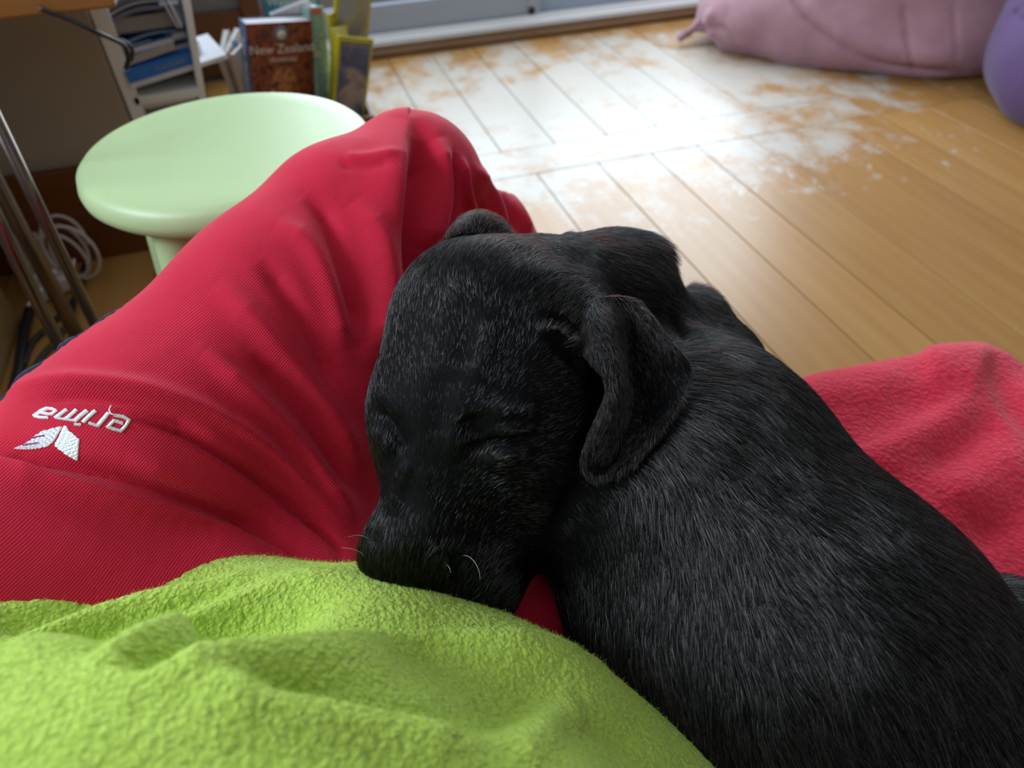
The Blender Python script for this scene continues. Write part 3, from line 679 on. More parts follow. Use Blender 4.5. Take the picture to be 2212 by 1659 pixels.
def sheet(name, rows, thick, mt, parent, nu=7, curl=0):
    """thin closed flap from a grid of (px, py, depth) rows"""
    g_ = np.array([[P(*c) for c in r] for r in rows]); a = np.array([catmull(r, nu) for r in g_]); b = np.array([catmull(a[:, i], nu) for i in range(a.shape[1])]).transpose(1, 0, 2)
    n0, n1 = b.shape[:2]; du = np.gradient(b, axis=1); dv = np.gradient(b, axis=0); nn = np.cross(du, dv); nn /= np.linalg.norm(nn, axis=2)[..., None] + 1e-12
    if ((b - CAM) * nn).sum() > 0: nn = -nn
    uu = np.linspace(-1, 1, n1)[None, :]; vv = np.linspace(-1, 1, n0)[:, None]; th = thick * np.sqrt(np.clip(1 - uu ** 8, .02, 1)) * np.sqrt(np.clip(1 - np.clip(vv, -.3, 1) ** 10, .02, 1))
    A = b + nn * th[..., None]; B = b - nn * th[..., None]; Vs = np.vstack([A.reshape(-1, 3), B.reshape(-1, 3)]); o = n0 * n1; q = []
    for i in range(n0 - 1):
        for j in range(n1 - 1):
            a0 = i * n1 + j; q.append((a0, a0 + 1, a0 + n1 + 1, a0 + n1)); q.append((o + a0 + n1, o + a0 + n1 + 1, o + a0 + 1, o + a0))
    for i in range(n0 - 1):
        for j in (0, n1 - 1):
            a0 = i * n1 + j; c = (a0, a0 + n1, o + a0 + n1, o + a0); q.append(c if j == 0 else c[::-1])
    for j in range(n1 - 1):
        for i in (0, n0 - 1):
            a0 = i * n1 + j; c = (a0 + 1, a0, o + a0, o + a0 + 1); q.append(c if i == 0 else c[::-1])
    q = np.array(q); Nt = normals(Vs, q)
    if ((Nt[:o] * nn.reshape(-1, 3)).sum()) < 0: q = q[:, ::-1]
    Vs, q = subdiv(Vs, q); ob = link(name, npmesh(name, Vs, q), mt, parent); return ob, Vs, q
E1 = [[(1240, 700, .438), (1275, 655, .436), (1325, 640, .437), (1370, 655, .445), (1398, 690, .455)],
      [(1250, 740, .428), (1292, 700, .418), (1345, 690, .438), (1395, 690, .437), (1430, 718, .440)],
      [(1268, 775, .424), (1315, 752, .412), (1352, 762, .443), (1410, 750, .438), (1462, 748, .432)],
      [(1300, 812, .418), (1330, 800, .411), (1358, 815, .446), (1420, 800, .440), (1492, 795, .434)],
      [(1306, 850, .414), (1335, 845, .412), (1362, 855, .446), (1425, 850, .440), (1480, 842, .432)],
      [(1290, 895, .414), (1318, 900, .415), (1360, 905, .445), (1412, 900, .437), (1458, 885, .428)],
      [(1268, 945, .416), (1300, 955, .418), (1345, 955, .438), (1395, 945, .430), (1432, 925, .424)],
      [(1256, 990, .418), (1290, 1000, .424), (1330, 1000, .432), (1370, 985, .426), (1405, 960, .423)],
      [(1262, 1022, .420), (1290, 1028, .424), (1318, 1022, .426), (1345, 1008, .424), (1370, 990, .423)],
      [(1278, 1036, .422), (1292, 1037, .423), (1308, 1032, .424), (1325, 1024, .424), (1342, 1012, .423)]]
ear1, EV, EQ = sheet('ear', E1, .0028, M_skin, dog); ear1['label'] = 'floppy brownish-black ear folded back over the neck'
E2 = [[(962, 535, .47), (985, 520, .462), (1015, 512, .460), (1060, 515, .47), (1100, 530, .48)],
      [(968, 512, .475), (990, 498, .466), (1020, 490, .464), (1065, 495, .472), (1110, 515, .485)],
      [(985, 490, .482), (1002, 478, .474), (1030, 472, .470), (1068, 478, .478), (1104, 500, .49)],
      [(1005, 472, .49), (1020, 463, .485), (1040, 459, .482), (1060, 466, .487), (1082, 480, .495)]]
ear2, FV, FQ = sheet('ear', E2, .003, M_skin, dog); ear2['label'] = 'tip of the far ear pressed against the trouser leg'
# fur, combed the way it grows
ctl = [(860, 1180, .12, -1), (940, 1200, .3, -1), (910, 1080, .2, -1), (1030, 1100, .6, -1), (870, 1000, .05, -1), (960, 950, .1, -1), (960, 800, -.1, -1), (1000, 650, -.1, -1), (900, 700, -.2, -1),
       (850, 850, -.25, -1), (1080, 850, .55, -.8), (1150, 950, 1, -.25), (1200, 850, 1, -.3), (1130, 700, .2, -1), (1130, 580, .4, -.8), (1220, 540, 1, -.15), (1250, 650, .8, -.6), (1330, 560, 1, .1), (1420, 580, .9, .6), (1380, 650, 1, .2),
       (1150, 1100, .5, .2), (1200, 1060, .5, .6), (1500, 650, .8, .5), (1560, 760, .9, .7), (1450, 780, .9, .3), (1640, 860, .75, .8), (1500, 950, .7, .9), (1400, 1100, .1, 1), (1240, 1200, .0, 1), (1700, 1050, .62, .8), (1850, 1100, .6, .85),
       (1600, 1200, .3, 1), (1400, 1300, .05, 1), (1750, 1300, .55, .9), (1500, 1500, .15, 1), (1800, 1500, .4, 1), (2000, 1300, .6, .8), (2050, 1550, .45, 1), (2180, 1450, .5, .9)]
def comb(Vt, Qt, n, name, mt, parent, ctl, lmin, lmax, lift, rad, lenf=None, nrm=1):
    X, Nn = sample_surface(Vt, Qt, n); x, y, d = project(X)
    f2 = flow_field(x, y, ctl); dr = (R @ np.vstack([f2.T, np.zeros(len(x))])).T
    sw = noise3(X, 60)[:, None]; dr = dr + rng.normal(size=dr.shape) * .10 + np.cross(Nn, dr) * sw * .16
    dr -= Nn * (dr * Nn).sum(1)[:, None]; dr /= np.linalg.norm(dr, axis=1)[:, None] + 1e-9
    L = rng.uniform(lmin, lmax, (len(x), 1))
    if lenf is not None: L = L * lenf(x, y)[:, None]
    lf = (lift + rng.normal(size=(len(x), 1)) * .05 + .025 * noise3(X + 9, 45)[:, None])
    k = 5; pts = []; 
    for i in range(k):
        t = i / (k - 1); pts.append(X + dr * L * t + Nn * L * (lf * t * (1.45 - t * .75)) - Nn * .0004)
    return strands(name, np.stack(pts, 1), rad * rng.uniform(.6, 1.3, len(x)), mt, parent)
def lenf(x, y):
    head = np.exp(-(((x - 1000) / 330) ** 2 + ((y - 900) / 420) ** 2) ** 2); ruff = np.exp(-(((x - 1410) / 80) ** 2 + ((y - 590) / 110) ** 2))
    return 1 - .58 * head + .8 * ruff
comb(DV, DQ, 300000, 'fur', M_fur, body, ctl, .009, .015, .105, .000105, lenf)
ectl = [(1300, 680, .3, 1), (1350, 680, .6, 1), (1330, 800, .1, 1), (1400, 760, .6, 1), (1300, 900, -.3, 1), (1420, 900, .2, 1), (1290, 1000, -.1, 1), (1380, 980, -.2, 1), (1480, 800, .6, .6)]
comb(EV, EQ, 26000, 'ear_fur', M_earfur, ear1, ectl, .004, .007, .14, .00010)
comb(FV, FQ, 7000, 'ear_fur', M_earfur, ear2, [(1000, 500, -.3, -1), (1080, 490, .7, -.4)], .004, .006, .14, .00010)
for a in ([(998, 1200, .425), (1012, 1202, .412), (1026, 1215, .405), (1035, 1235, .402), (1037, 1252, .402)], [(962, 1217, .420), (970, 1225, .412), (974, 1238, .408)], [(798, 1165, .42), (785, 1158, .417), (770, 1156, .415), (752, 1160, .412)], [(796, 1210, .42), (780, 1194, .414), (762, 1186, .41), (738, 1183, .41)]):
    tube('whisker', [P(*q) for q in a], [.00014, .00012, .00005], M_whisk, dog, 5, 8)
def text_mesh(name, fc, mt):
    t = bpy.data.objects.new(name, fc); COL.objects.link(t); bpy.context.view_layer.update()
    me = bpy.data.meshes.new_from_object(t.evaluated_get(bpy.context.evaluated_depsgraph_get())); bpy.data.objects.remove(t); bpy.data.curves.remove(fc)
    me.name = name; me.materials.clear(); return link(name, me, mt)
def lettering(parent, x0, x1, z, h, mt, M=None, seed=1):
    """a line of print too small to read: separate raised strokes"""
    rg = random.Random(seed); V = []; Fc = []; x = x0
    while x < x1:
        w_ = h * rg.uniform(.18, .55); hh = h * rg.choice((.65, .65, 1.0)); i = len(V)
        V += [(x, 0, z), (x + w_, 0, z), (x + w_, 0, z + hh), (x, 0, z + hh)]; Fc.append((i, i + 1, i + 2, i + 3)); x += w_ + h * rg.choice((.15, .15, .2, .5))
    me = mesh('lettering', V, Fc)
    if M is not None: me.transform(M)
    return link('lettering', me, mt, parent)
# ------------------------------------------------------------------ bean bags
def wc(a, b, ra, rb, k=.03): return ('c', np.array(a, float), np.array(b, float), ra, rb, k)
def we(c, r, rz=0, k=.03):
    a = math.radians(rz); return ('e', np.array(c, float), np.array([[math.cos(a), -math.sin(a), 0], [math.sin(a), math.cos(a), 0], [0, 0, 1.]]), np.array(r, float), k)
bp = [we((2.02, 2.06, .22), (.50, .40, .30), -16, .06), we((1.66, 2.14, .11), (.34, .24, .13), -22, .08), we((2.02, 1.99, .09), (.46, .36, .11), -16, .05), we((2.10, 2.20, .50), (.32, .30, .30), 0, .1),
      wc((1.44, 2.30, .07), (1.34, 2.27, .035), .06, .026, .03), wc((1.34, 2.27, .035), (1.285, 2.25, .03), .026, .034, .01)]
cp = [onZ(1590, 116, 0), onZ(1720, 138, 0), onZ(1860, 158, 0), onZ(2040, 174, 0), onZ(2140, 170, 0)]
for a, b, ra, rb in zip(cp[:-1], cp[1:], (.05, .06, .08, .09), (.06, .08, .09, .09)): bp.append(wc(a + np.array([.02, ra, ra * .9]), b + np.array([.02, rb, rb * .9]), ra, rb, .09))
V, Q = surface_net(bp, .02); V = smooth(V, Q, 2); V, Q = subdiv(V, Q); V[:, 2] = np.maximum(V[:, 2], .004)
N = normals(V, Q); V = V + N * (noise3(V, 7)[:, None] * .008)
V = fold(V, N, [([(1690, -30), (1745, 40), (1820, 98), (1880, 128), (1960, 142), (2080, 155)], 7, 9, -.022), ([(1720, -60), (1790, 30), (1860, 90), (1960, 120), (2080, 135)], 40, 26, .022),
                ([(1560, 50), (1640, 90), (1760, 125)], 30, 30, .012), ([(1950, 0), (1960, 80), (1975, 150)], 6, 6, -.008), ([(2060, 0), (2065, 80), (2070, 140)], 5, 5, -.006),
                ([(1510, 60), (1560, 62), (1600, 90)], 7, 7, -.014), ([(1495, 70), (1520, 85), (1545, 98)], 6, 6, -.012), ([(1540, 20), (1530, 50), (1545, 80)], 8, 8, .014)])
tag(link('bean_bag', npmesh('bean_bag', V, Q), M_pink), 'dusty pink bean bag slumped on the floor beside the glass door', 'bean bag')
bp = [we((2.18, 1.34, .20), (.40, .36, .22), 0, .06), we((2.18, 1.40, .40), (.36, .32, .26), 0, .12)]
cp = [onZ(2150, 190, 0), onZ(2142, 228, 0), onZ(2170, 268, 0), onZ(2225, 308, 0)]
for a, b in zip(cp[:-1], cp[1:]): bp.append(wc(a + np.array([.11, 0, .11]), b + np.array([.11, 0, .11]), .11, .11, .08))
V, Q = surface_net(bp, .02); V = smooth(V, Q, 2); V, Q = subdiv(V, Q); V[:, 2] = np.maximum(V[:, 2], .004); N = normals(V, Q); V = V + N * (noise3(V, 8)[:, None] * .005)
V = fold(V, N, [([(2212, 20), (2190, 32), (2260, 60)], 5, 5, -.01)])
tag(link('bean_bag', npmesh('bean_bag', V, Q), M_purp), 'purple velvet bean bag at the right edge of the floor', 'bean bag')

# ------------------------------------------------------------------ stool
sc = np.array([-.084, .879]); stool = empty('stool', (sc[0], sc[1], 0), label='pale green round stool with a thick rounded top', cat='stool')
rt = .170
prof = [(0.001, .417), (rt - .016, .417), (rt - .006, .4185), (rt - .001, .424), (rt, .432), (rt - .003, .443), (rt - .009, .4485), (rt - .018, .4505), (rt - .04, .4500), (rt - .06, .4496), (0.001, .4496)]
o = lathe('seat', prof, M_stool, stool, 96)
for a in (237, 327, 57, 147):
    c, s = math.cos(math.radians(a)), math.sin(math.radians(a)); V = []; Fc = []; n = 24; lv = [(0, .025, .185), (.01, .027, .184), (.20, .0275, .155), (.38, .028, .127), (.410, .028, .123), (.420, .028, .122)]
    for z, r, off in lv:
        for k in range(n): t = 2 * math.pi * k / n; V.append((c * off + r * math.cos(t), s * off + r * math.sin(t), z))
    for i in range(len(lv) - 1):
        for k in range(n): p = i * n + k; q = i * n + (k + 1) % n; Fc.append((p, q, q + n, p + n))
    Fc.append(tuple(range(n))[::-1]); link('leg', mesh('leg', V, Fc), M_stool, stool, smooth=True)

# ------------------------------------------------------------------ side table, steel frame, cables
tb = empty('side_table', (-.8, 1.35, 0), world=True, label='brown wooden table top overhanging at the upper left corner', cat='table')
box('table_top', (-1.5, 1.20, .530), (-.202, 1.492, .575), M_table, tb, .004)
for x in (-1.45, -1.2):
    for y in (1.24, 1.45): box('leg', (x, y - .02, 0), (x + .04, y + .02, .53), M_table, tb, .003)
def yline(p, q, Y, z0, z1):
    a = onY(*p, Y); b = onY(*q, Y); f = lambda z: a + (b - a) * (z - a[2]) / (b[2] - a[2]); return [f(z1), f(z0)]
fr = empty('steel_frame', (-.4, .9, 0), world=True, label='brushed steel tube frame standing left of the stool', cat='stand')
tube('tube', yline((8, 292), (214, 718), .90, .0, .62), .0075, M_chrome, fr, 12, 1)
tube('tube', yline((-8, 470), (142, 775), .84, .0, .62), .0078, M_chrome, fr, 12, 1)
tube('tube', yline((-10, 390), (80, 560), 1.06, .0, .62), .011, M_chrome, fr, 12, 1)
tp_ = yline((8, 292), (214, 718), .90, .0, .62)[0]; t2 = yline((-8, 470), (142, 775), .84, .0, .62)[0]; t3 = yline((-10, 390), (80, 560), 1.06, .0, .62)[0]
tube('top_bar', [tp_, t2], .008, M_chrome, fr, 10, 1); tube('top_bar', [tp_, t3], .008, M_chrome, fr, 10, 1)
ck = onZ(47, 695, 0); du = empty('drawer_unit', (ck[0] - .2, ck[1] - .3, 0), world=True, label='pale plywood drawer unit at the far left edge', cat='drawer unit')
box('body', (ck[0] - .45, ck[1] - .62, .0), (ck[0], ck[1], .42), M_tan, du, .003)
box('drawer', (ck[0] - .44, ck[1] - .635, .03), (ck[0] - .01, ck[1] - .62, .20), M_tan, du, .003); box('drawer', (ck[0] - .44, ck[1] - .635, .215), (ck[0] - .01, ck[1] - .62, .40), M_tan, du, .003)
# pouf at the lower left, behind the thigh
pz = .17; pc = onZ(90, 800, pz); pr = [we((pc[0] + .05, pc[1] - .17, .095), (.17, .155, .088), 0, .03)]
V, Q = surface_net(pr, .012); V = smooth(V, Q, 1); tag(link('floor_cushion', npmesh('floor_cushion', V, Q), mat('taupe_leather', (.10, .072, .052), .5)), 'round taupe leather floor cushion beside the steel frame feet', 'cushion')
ps = empty('power_strip', tuple(onZ(100, 600, 0)), rz=.5, label='white power strip with adapter on the floor by the skirting', cat='power strip')
box('housing', (-.04, -.10, .004), (.04, .10, .040), M_plug, ps, .008); box('adapter', (-.03, .02, .040), (.03, .085, .085), M_plug, ps, .008); box('plug', (-.025, -.06, .040), (.02, -.02, .068), M_plug, ps, .006)
def cable(name, pts, r, mt, label, cat='cable', seg=8, group=None):
    return tag(tube(name, pts, r, mt, None, 8, seg), label, cat, group)
c0 = onZ(150, 560, .06)
coil = []
for i in range(46):
    t = i / 45 * 2 * math.pi * 3.6; rr = .045 + .012 * math.sin(i * .37)
    coil.append(c0 + np.array([math.cos(t) * rr * .85 + .01 * math.sin(i * .21), .02 * math.sin(t * .5 + 1), math.sin(t) * (rr + .012) + .016]))
cable('cable', coil, .0035, M_plug, 'loose coil of white cable above the power strip', seg=2)
z_ = lambda x, y, z: onZ(x, y, z)
cable('cable', [z_(-10, 420, .22), z_(12, 500, .16), z_(35, 575, .08), z_(65, 600, .09), z_(120, 585, .075), z_(60, 660, .07)], .0035, M_plug, 'white cable hanging down at the left edge to the power strip')
cable('cable', [z_(20, 560, .10), z_(70, 575, .10), z_(110, 600, .085), z_(150, 600, .08), z_(160, 560, .09)], .003, M_plug, 'thin white cable lying across the power strip')
cable('cable', [z_(185, 560, .012), z_(172, 620, .012), z_(150, 660, .01), z_(110, 700, .008), z_(70, 740, .008), z_(50, 790, .008)], .0052, M_black, 'black cable running over the floor from the power strip')
cable('cable', [z_(160, 650, .010), z_(152, 690, .010), z_(120, 735, .010), z_(90, 770, .010), z_(70, 800, .010)], .0048, M_black, 'second black cable curving across the floor boards')
cable('cable', [z_(75, 640, .010), z_(58, 690, .01), z_(48, 740, .01), z_(40, 800, .01), z_(28, 850, .01), z_(20, 900, .01)], .009, M_black, 'thick black cable along the plywood drawer unit')
yy = 1.19
cable('cable', [onY(85, 18, yy), onY(150, 42, yy), onY(205, 68, yy), onY(240, 83, yy + .02), onY(268, 98, yy + .04), onY(278, 122, yy + .05), onY(272, 148, yy + .06)], .0034, M_black, 'black cable dangling below the brown table top')
cable('cable', [onY(235, 80, yy + .1), onY(265, 88, yy + .1), onY(285, 105, yy + .12), onY(284, 130, yy + .14)], .0028, M_black, 'short black cable loop in front of the blue booklets')

# ------------------------------------------------------------------ white shelf with paper
SY = 1.522; sh = empty('paper_shelf', (-.22, SY + .1, 0), world=True, label='narrow white shelf unit crammed with booklets and papers', cat='shelf')
def prism(name, p, y0, y1, mt, parent):
    """p: four (x, z) corners, extruded in y"""
    V = [(x - .11 * (y0 - SY), y0, z) for x, z in p] + [(x - .11 * (y1 - SY), y1, z) for x, z in p]   # turned a little towards the room
    Fc = [(0, 1, 2, 3), (7, 6, 5, 4), (0, 4, 5, 1), (1, 5, 6, 2), (2, 6, 7, 3), (3, 7, 4, 0)]
    me = mesh(name, V, Fc); bm = bmesh.new(); bm.from_mesh(me); bmesh.ops.recalc_face_normals(bm, faces=bm.faces)
    bmesh.ops.bevel(bm, geom=bm.edges[:], offset=.0015, segments=2, affect='EDGES'); bm.to_mesh(me); bm.free(); return link(name, me, mt, parent)
prism('side_panel', [(-.300, 0), (-.282, 0), (-.272, .465), (-.302, .465)], SY, SY + .20, M_white, sh)
prism('side_panel', [(-.212, 0), (-.200, 0), (-.114, .58), (-.127, .58)], SY, SY + .20, M_white, sh)
for z in (.305, .150, .02): prism('shelf_board', [(-.287, z - .016), (-.213 + z * .147, z - .016), (-.211 + z * .147, z), (-.287, z)], SY, SY + .198, M_white, sh)
prism('back_panel', [(-.30, 0), (-.20, 0), (-.114, .58), (-.302, .465)], SY + .198, SY + .203, M_white, sh)
def T(x, y, z, yaw=0, pitch=0, roll=0):
    return Matrix.Translation((x, y, z)) @ Matrix.Rotation(math.radians(yaw), 4, 'Z') @ Matrix.Rotation(math.radians(roll), 4, 'Y') @ Matrix.Rotation(math.radians(pitch), 4, 'X')
M_blue = mat('blue_cover', (.015, .17, .58), .4); M_blue2 = mat('light_blue_cover', (.06, .23, .52), .45); M_gbox = mat('grey_card', (.30, .29, .28), .7); M_cream = mat('cream_card', (.58, .50, .40), .7); M_lilac = mat('lilac_grey_paper', (.22, .22, .30), .7); M_sh = mat('slate_cover', (.08, .10, .16), .6)
def flat(name, label, cat, M, w_, d_, h_, cover, pages=M_paper, group=None, arch=0):
    """a booklet lying flat: local x width, y depth, z height; cover sheets and page block"""
    e = empty(name, (0, 0, 0), label=label, cat=cat, group=group); e.matrix_world = M
    def slab(nm, z0, z1, x0, x1, y0, y1, mt):
        if not arch: return box(nm, (x0, y0, z0), (x1, y1, z1), mt, e, min(.0008, (z1 - z0) * .3))
        n = 14; V = []; Fc = []
        for i in range(n + 1):
            x = x0 + (x1 - x0) * i / n; zz = arch * math.sin(math.pi * (i / n)) 
            V += [(x, y0, z0 + zz), (x, y1, z0 + zz), (x, y1, z1 + zz), (x, y0, z1 + zz)]
        for i in range(n):
            a = i * 4
            for k in range(4): Fc.append((a + k, a + 4 + k, a + 4 + (k + 1) % 4, a + (k + 1) % 4))
        Fc += [(0, 1, 2, 3), (n * 4 + 3, n * 4 + 2, n * 4 + 1, n * 4)]
        me = mesh(nm, V, Fc); bm = bmesh.new(); bm.from_mesh(me); bmesh.ops.recalc_face_normals(bm, faces=bm.faces); bm.to_mesh(me); bm.free(); return link(nm, me, mt, e)
    t = min(.0012, h_ * .25)
    slab('cover', h_ - t, h_, 0, w_, 0, d_, cover); slab('back_cover', 0, t, 0, w_, 0, d_, cover); slab('pages', t, h_ - t, .001, w_ - .001, .002, d_ - .002, pages)
    return e
def at(px, py, dY=0): p = onY(px, py, SY + dY); return p
def put(name, label, cat, px, py, dY, yaw, w_, d_, h_, cover, pages=M_paper, roll=0, arch=0, group=None):
    p = at(px, py, dY); return flat(name, label, cat, T(p[0], p[1], p[2], yaw, 0, roll), w_, d_, h_, cover, pages, group, arch)
put('paper_stack', 'crumpled white papers jutting out of the shelf beneath the blue book', 'papers', 284, 193, -.012, 13, .188, .16, .008, M_paper, roll=-6)
b = put('book', 'bright blue softcover book lying on white papers in the shelf', 'book', 280, 180, -.006, 12, .128, .15, .020, M_blue, roll=-6)
lettering(b, .055, .112, .007, .008, M_lilac, Matrix.Translation((0, -.0007, 0)), 3)
box('spine', (0, -.0004, .0), (.128, .001, .020), M_blue, b)
put('paper_block', 'block of white paper lying behind the blue book', 'papers', 372, 130, .05, 10, .06, .09, .022, M_paper, roll=-4)
put('book', 'thin cream book on top of the bright blue book', 'book', 268, 146, .012, 13, .102, .12, .012, M_cream, M_cream, roll=-8)
put('booklet', 'dark slate booklet under the light blue booklets', 'booklet', 262, 118, .03, 10, .06, .13, .014, M_sh, roll=-4)
put('booklet', 'blue and white booklet below the curled light blue one', 'booklet', 275, 122, .02, 13, .090, .12, .012, M_blue2, roll=-5)
put('booklet', 'curled light blue booklet in front of the grey box file', 'booklet', 270, 98, .03, 12, .098, .12, .004, M_blue2, roll=-4, arch=.006)
put('paper_stack', 'short stack of white sheets right of the light blue booklets', 'papers', 362, 92, .05, 8, .038, .09, .014, M_lilac, roll=-3)
put('box_file', 'grey cardboard box file above the light blue booklets', 'box file', 235, 78, .03, 7, .118, .14, .026, M_gbox, M_gbox)
for i, (px, py, ar, mt_, lb) in enumerate(((228, 60, .012, M_lilac, 'lowest arched magazine sagging over the grey box file'), (226, 46, .013, M_sh, 'dark arched magazine in the middle of the sagging pile'), (222, 34, .012, M_lilac, 'grey arched magazine second from the top of the sagging pile'), (220, 22, .010, M_sh, 'topmost arched magazine of the sagging pile'))):
    put('magazine', lb, 'magazine', px, py, .02 + .004 * i, 8, .128, .15, .006, mt_, M_paper if i % 2 else M_lilac, roll=-5, arch=ar)
put('booklet', 'small bright blue booklet at the top right of the shelf', 'booklet', 345, 16, .02, 6, .035, .10, .010, M_blue2)
for i, (px, tilt) in enumerate(((384, 14), (391, 9))):
    p = at(px, 62, .01); e_ = tag(box('loose_sheet', (0, 0, 0), (.0015, .10, .085), M_paper, None, .0003), ('crumpled' if i else 'bent') + ' white sheet standing upright ' + ('against the right side of the shelf' if i else 'beside the arched magazines'), 'paper'); e_.matrix_world = T(p[0], p[1], p[2], -4, 0, -tilt)
put('booklet', 'grey booklet on the lower shelf board behind the stool', 'booklet', 300, 240, .02, 4, .11, .12, .03, M_sh)

# ------------------------------------------------------------------ crate of books behind the stool
cr = empty('book_crate', (.02, 1.66, 0), world=True, label='low wooden crate holding the books behind the stool', cat='crate')
CZ = .17
box('crate_bottom', (-.125, 1.56, .01), (.155, 1.86, .025), M_jamb, cr, .002); 
for y in (1.555, 1.86): box('crate_side', (-.13, y, .0), (.16, y + .012, .19), M_jamb, cr, .002)
for x in (-.135, .155): box('crate_side', (x, 1.555, .0), (x + .012, 1.872, .19), M_jamb, cr, .002)
def gm(name, stops, scale, rough=.4, seed=0, detail=3):
    m = mat(name, (.5, .5, .5), rough); g = G(m); o = g.n('ShaderNodeTexCoord').outputs['Object']
    n = g.n('ShaderNodeTexNoise', {'Vector': g.n('ShaderNodeVectorMath', {0: o, 1: (seed, seed, seed)}, operation='ADD').outputs[0], 'Scale': scale, 'Detail': float(detail), 'Distortion': 1.5}).outputs[0]
    g.set('Base Color', g.ramp(n, stops)); return m
M_nz = gm('carved_cover', [(.36, (.055, .012, .02)), (.48, (.19, .035, .02)), (.56, (.30, .09, .03)), (.66, (.08, .03, .04))], 38, seed=3)
M_fig = gm('carved_figure', [(.35, (.09, .03, .02)), (.5, (.42, .15, .05)), (.65, (.50, .28, .14))], 60, seed=8)
M_mag1 = gm('blue_photo_cover', [(.3, (.02, .03, .10)), (.48, (.08, .10, .18)), (.58, (.30, .24, .20)), (.7, (.10, .10, .12))], 9, seed=5, detail=2)
M_mag2 = gm('grey_photo_cover', [(.3, (.05, .06, .10)), (.5, (.25, .28, .33)), (.62, (.30, .27, .15)), (.75, (.12, .13, .16))], 10, seed=11, detail=2)
M_yel = mat('yellow_border', (.42, .38, .01), .4); M_lpb = mat('blue_spine', (.012, .04, .14), .4); M_teal = gm('teal_cover', [(.4, (.01, .15, .20)), (.6, (.02, .28, .32)), (.7, (.10, .35, .38))], 20, seed=2)
M_mint = gm('mint_cover', [(.4, (.35, .48, .42)), (.55, (.18, .32, .32)), (.65, (.50, .52, .45))], 30, seed=7); M_coral = mat('coral_label', (.50, .10, .07), .5); M_gtext = mat('cream_lettering', (.60, .55, .42), .6); M_slv = mat('silver_lettering', (.72, .66, .64), .5); M_dk = mat('dark_lettering', (.06, .06, .02), .6)
def book(name, label, M, w_, t_, h_, front, spine, art=None, border=0, cat='book', group=None):
    """standing: local x width from the spine, y thickness (front cover at y=0), z height"""
    e = empty(name, (0, 0, 0), label=label, cat=cat, group=group); e.matrix_world = M; c = min(.0016, t_ * .2)
    box('front_cover', (0, 0, 0), (w_, c, h_), front, e, .0005); box('back_cover', (0, t_ - c, 0), (w_, t_, h_), spine, e, .0005)
    box('spine', (-.001, .0, 0), (c, t_, h_), spine, e, .0006); box('pages', (c, c, .002), (w_ - .002, t_ - c, h_ - .002), M_paper, e, .0005)
    if art: box('cover_picture', (border, -.0004, border), (w_ - border, .0004, h_ - border * 1.6), art, e)
    return e
def text(e, body, size, loc, mt, rot=(math.pi / 2, 0, 0), shear=0, name='title', align='CENTER', ext=.0002):
    fc = bpy.data.curves.new(name, 'FONT'); fc.body = body; fc.size = size; fc.extrude = ext; fc.shear = shear; fc.align_x = align
    o = text_mesh(name, fc, mt); o.parent = e; o.location = loc; o.rotation_euler = rot; return o
def corner(px, py, Y): return onY(px, py, Y)
# brown guidebook: place by its upper left cover corner
M_beige = mat('beige_pages', (.44, .34, .25), .8)
def stand(px, py, Y, yaw, roll, pitch, h_):
    p = Vector(corner(px, py, Y)); Rm = T(0, 0, 0, yaw, pitch, roll); return Matrix.Translation(p - Rm @ Vector((0, 0, h_))) @ Rm
nz = book('book', 'brown carved-cover travel guide titled New Zealand with blue spine', stand(531, 52, 1.60, 19, 8, 6, .198), .138, .036, .198, M_nz, M_lpb)
text(nz, 'New Zealand', .0255, (.071, -.0010, .139), M_slv, name='title'); text(nz, '(Aotearoa)', .0135, (.071, -.0010, .122), M_slv, name='subtitle')
spt = text(nz, 'New Zealand', .020, (0, 0, 0), M_slv, (0, 0, 0), .3, 'spine_title', 'LEFT')
spt.matrix_basis = Matrix(((0, 0, -1, -.0016), (0, -1, 0, .026), (-1, 0, 0, .170), (0, 0, 0, 1)))
o_ = lathe('badge', [(.0165, 0), (.0165, .0006)], mat('grey_badge', (.16, .17, .22), .5), nz, 28); o_.rotation_euler = (math.pi / 2, 0, 0); o_.location = (.071, -.0004, .176)
o_ = lathe('badge_ring', [(.0095, 0), (.0095, .0012)], M_slv, nz, 28); o_.rotation_euler = (math.pi / 2, 0, 0); o_.location = (.071, -.0004, .174)
V = []; 
for k in range(28): a = 2 * math.pi * k / 28; V.append((.071 + .034 * math.cos(a) * (1 - .18 * math.sin(a)), -.0012, .055 + .058 * math.sin(a)))
link('carved_figure', mesh('f', V, [tuple(range(28))[::-1]]), M_fig, nz)
mg1 = book('magazine', 'yellow-bordered magazine leaning nearest the glass door', stand(733, 78, 1.57, 24, 17, 4, .235), .150 * .55, .010, .235, M_yel, M_yel, M_mag1, .006, 'magazine')
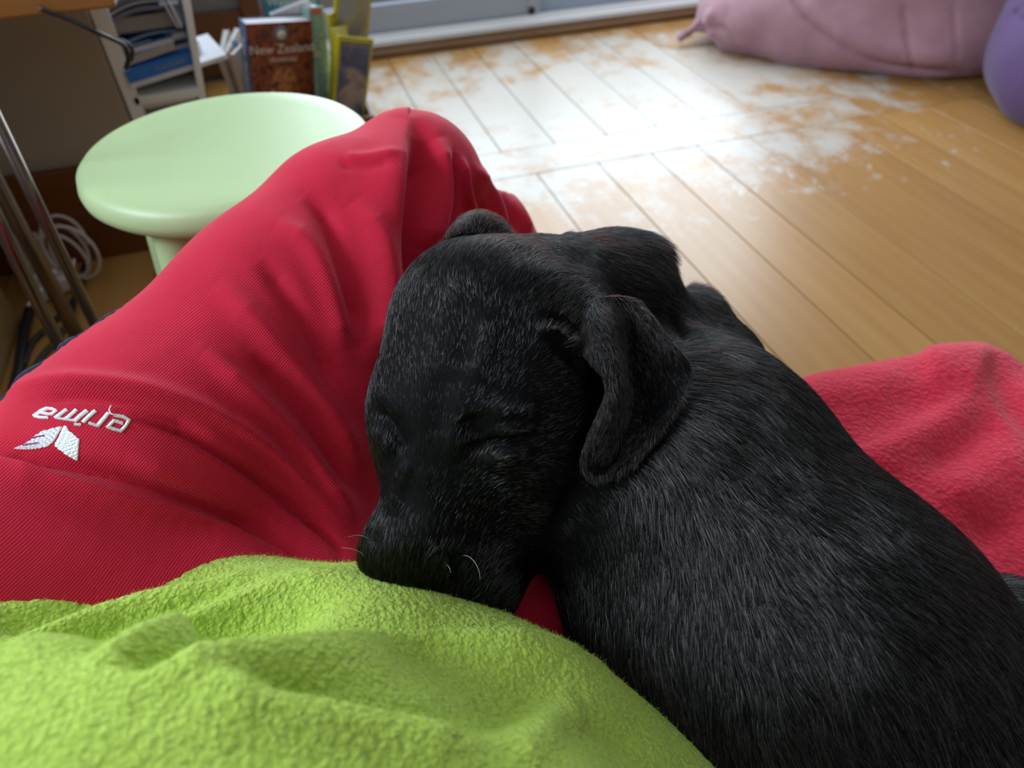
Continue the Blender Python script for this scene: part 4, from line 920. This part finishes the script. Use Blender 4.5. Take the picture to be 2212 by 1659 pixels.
lettering(mg1, .010, .074, .217, .006, M_lilac, Matrix.Translation((0, -.0008, 0)), 5)
lettering(mg1, .09, .17, -.0065, .005, M_dk, Matrix.Translation((-.0014, 0, 0)) @ Matrix(((0, 1, 0, 0), (0, 0, -1, 0), (1, 0, 0, 0), (0, 0, 0, 1))), 7)
mg2 = book('magazine', 'yellow-bordered magazine standing taller behind the nearest one', stand(728, -20, 1.66, 22, 14, 4, .235), .150 * .55, .010, .235, M_yel, M_yel, M_mag2, .006, 'magazine')
for i, (px, py, Yb) in enumerate(((712, 30, 1.64), (722, 62, 1.60))):
    mm = book('magazine', ('thin yellow-spined magazine next to the mint green book', 'thin yellow-spined magazine touching the nearest magazine')[i], stand(px, py, Yb, 62, 10, 0, .235), .07, .008, .235, M_yel, M_yel, None, 0, 'magazine')
tl = book('book', 'teal book with cream lettering standing at the back', stand(562, -40, 1.74, 10, 6, 0, .235), .12, .02, .235, M_teal, mat('brown_spine', (.12, .06, .03), .5))
text(tl, 'Wellington', .0235, (.006, -.001, .188), M_gtext, shear=.2, align='LEFT')
mn = book('book', 'mint green book with a coral label beside the travel guide', stand(668, 16, 1.66, 40, 8, 0, .22), .04, .03, .22, M_mint, M_mint)
box('label', (.004, -.001, .205), (.034, .0, .216), M_coral, mn)
wp = book('book', 'white softcover wedged slanting behind the travel guide', stand(586, 32, 1.67, 8, -12, 10, .20), .085, .012, .20, M_paper, M_paper)
for i in range(3):
    pb = book('book', ('beige book with worn page edges left of the travel guide', 'slimmer beige book leaning outward at the crate edge', 'beige paperback squeezed against the blue spine')[i], stand((492, 481, 505)[i], (113, 127, 118)[i], 1.66 - .01 * i, (70, 76, 66)[i], (-12, -18, -4)[i], 0, .15), .10, .012, .15, M_beige, M_beige)
cl = tag(box('clip', (0, 0, 0), (.012, .006, .014), mat('pale_blue_plastic', (.2, .35, .6), .4), None, .002), 'small pale blue clip sticking out left of the blue spine', 'clip'); p = corner(503, 104, 1.62); cl.location = tuple(p)
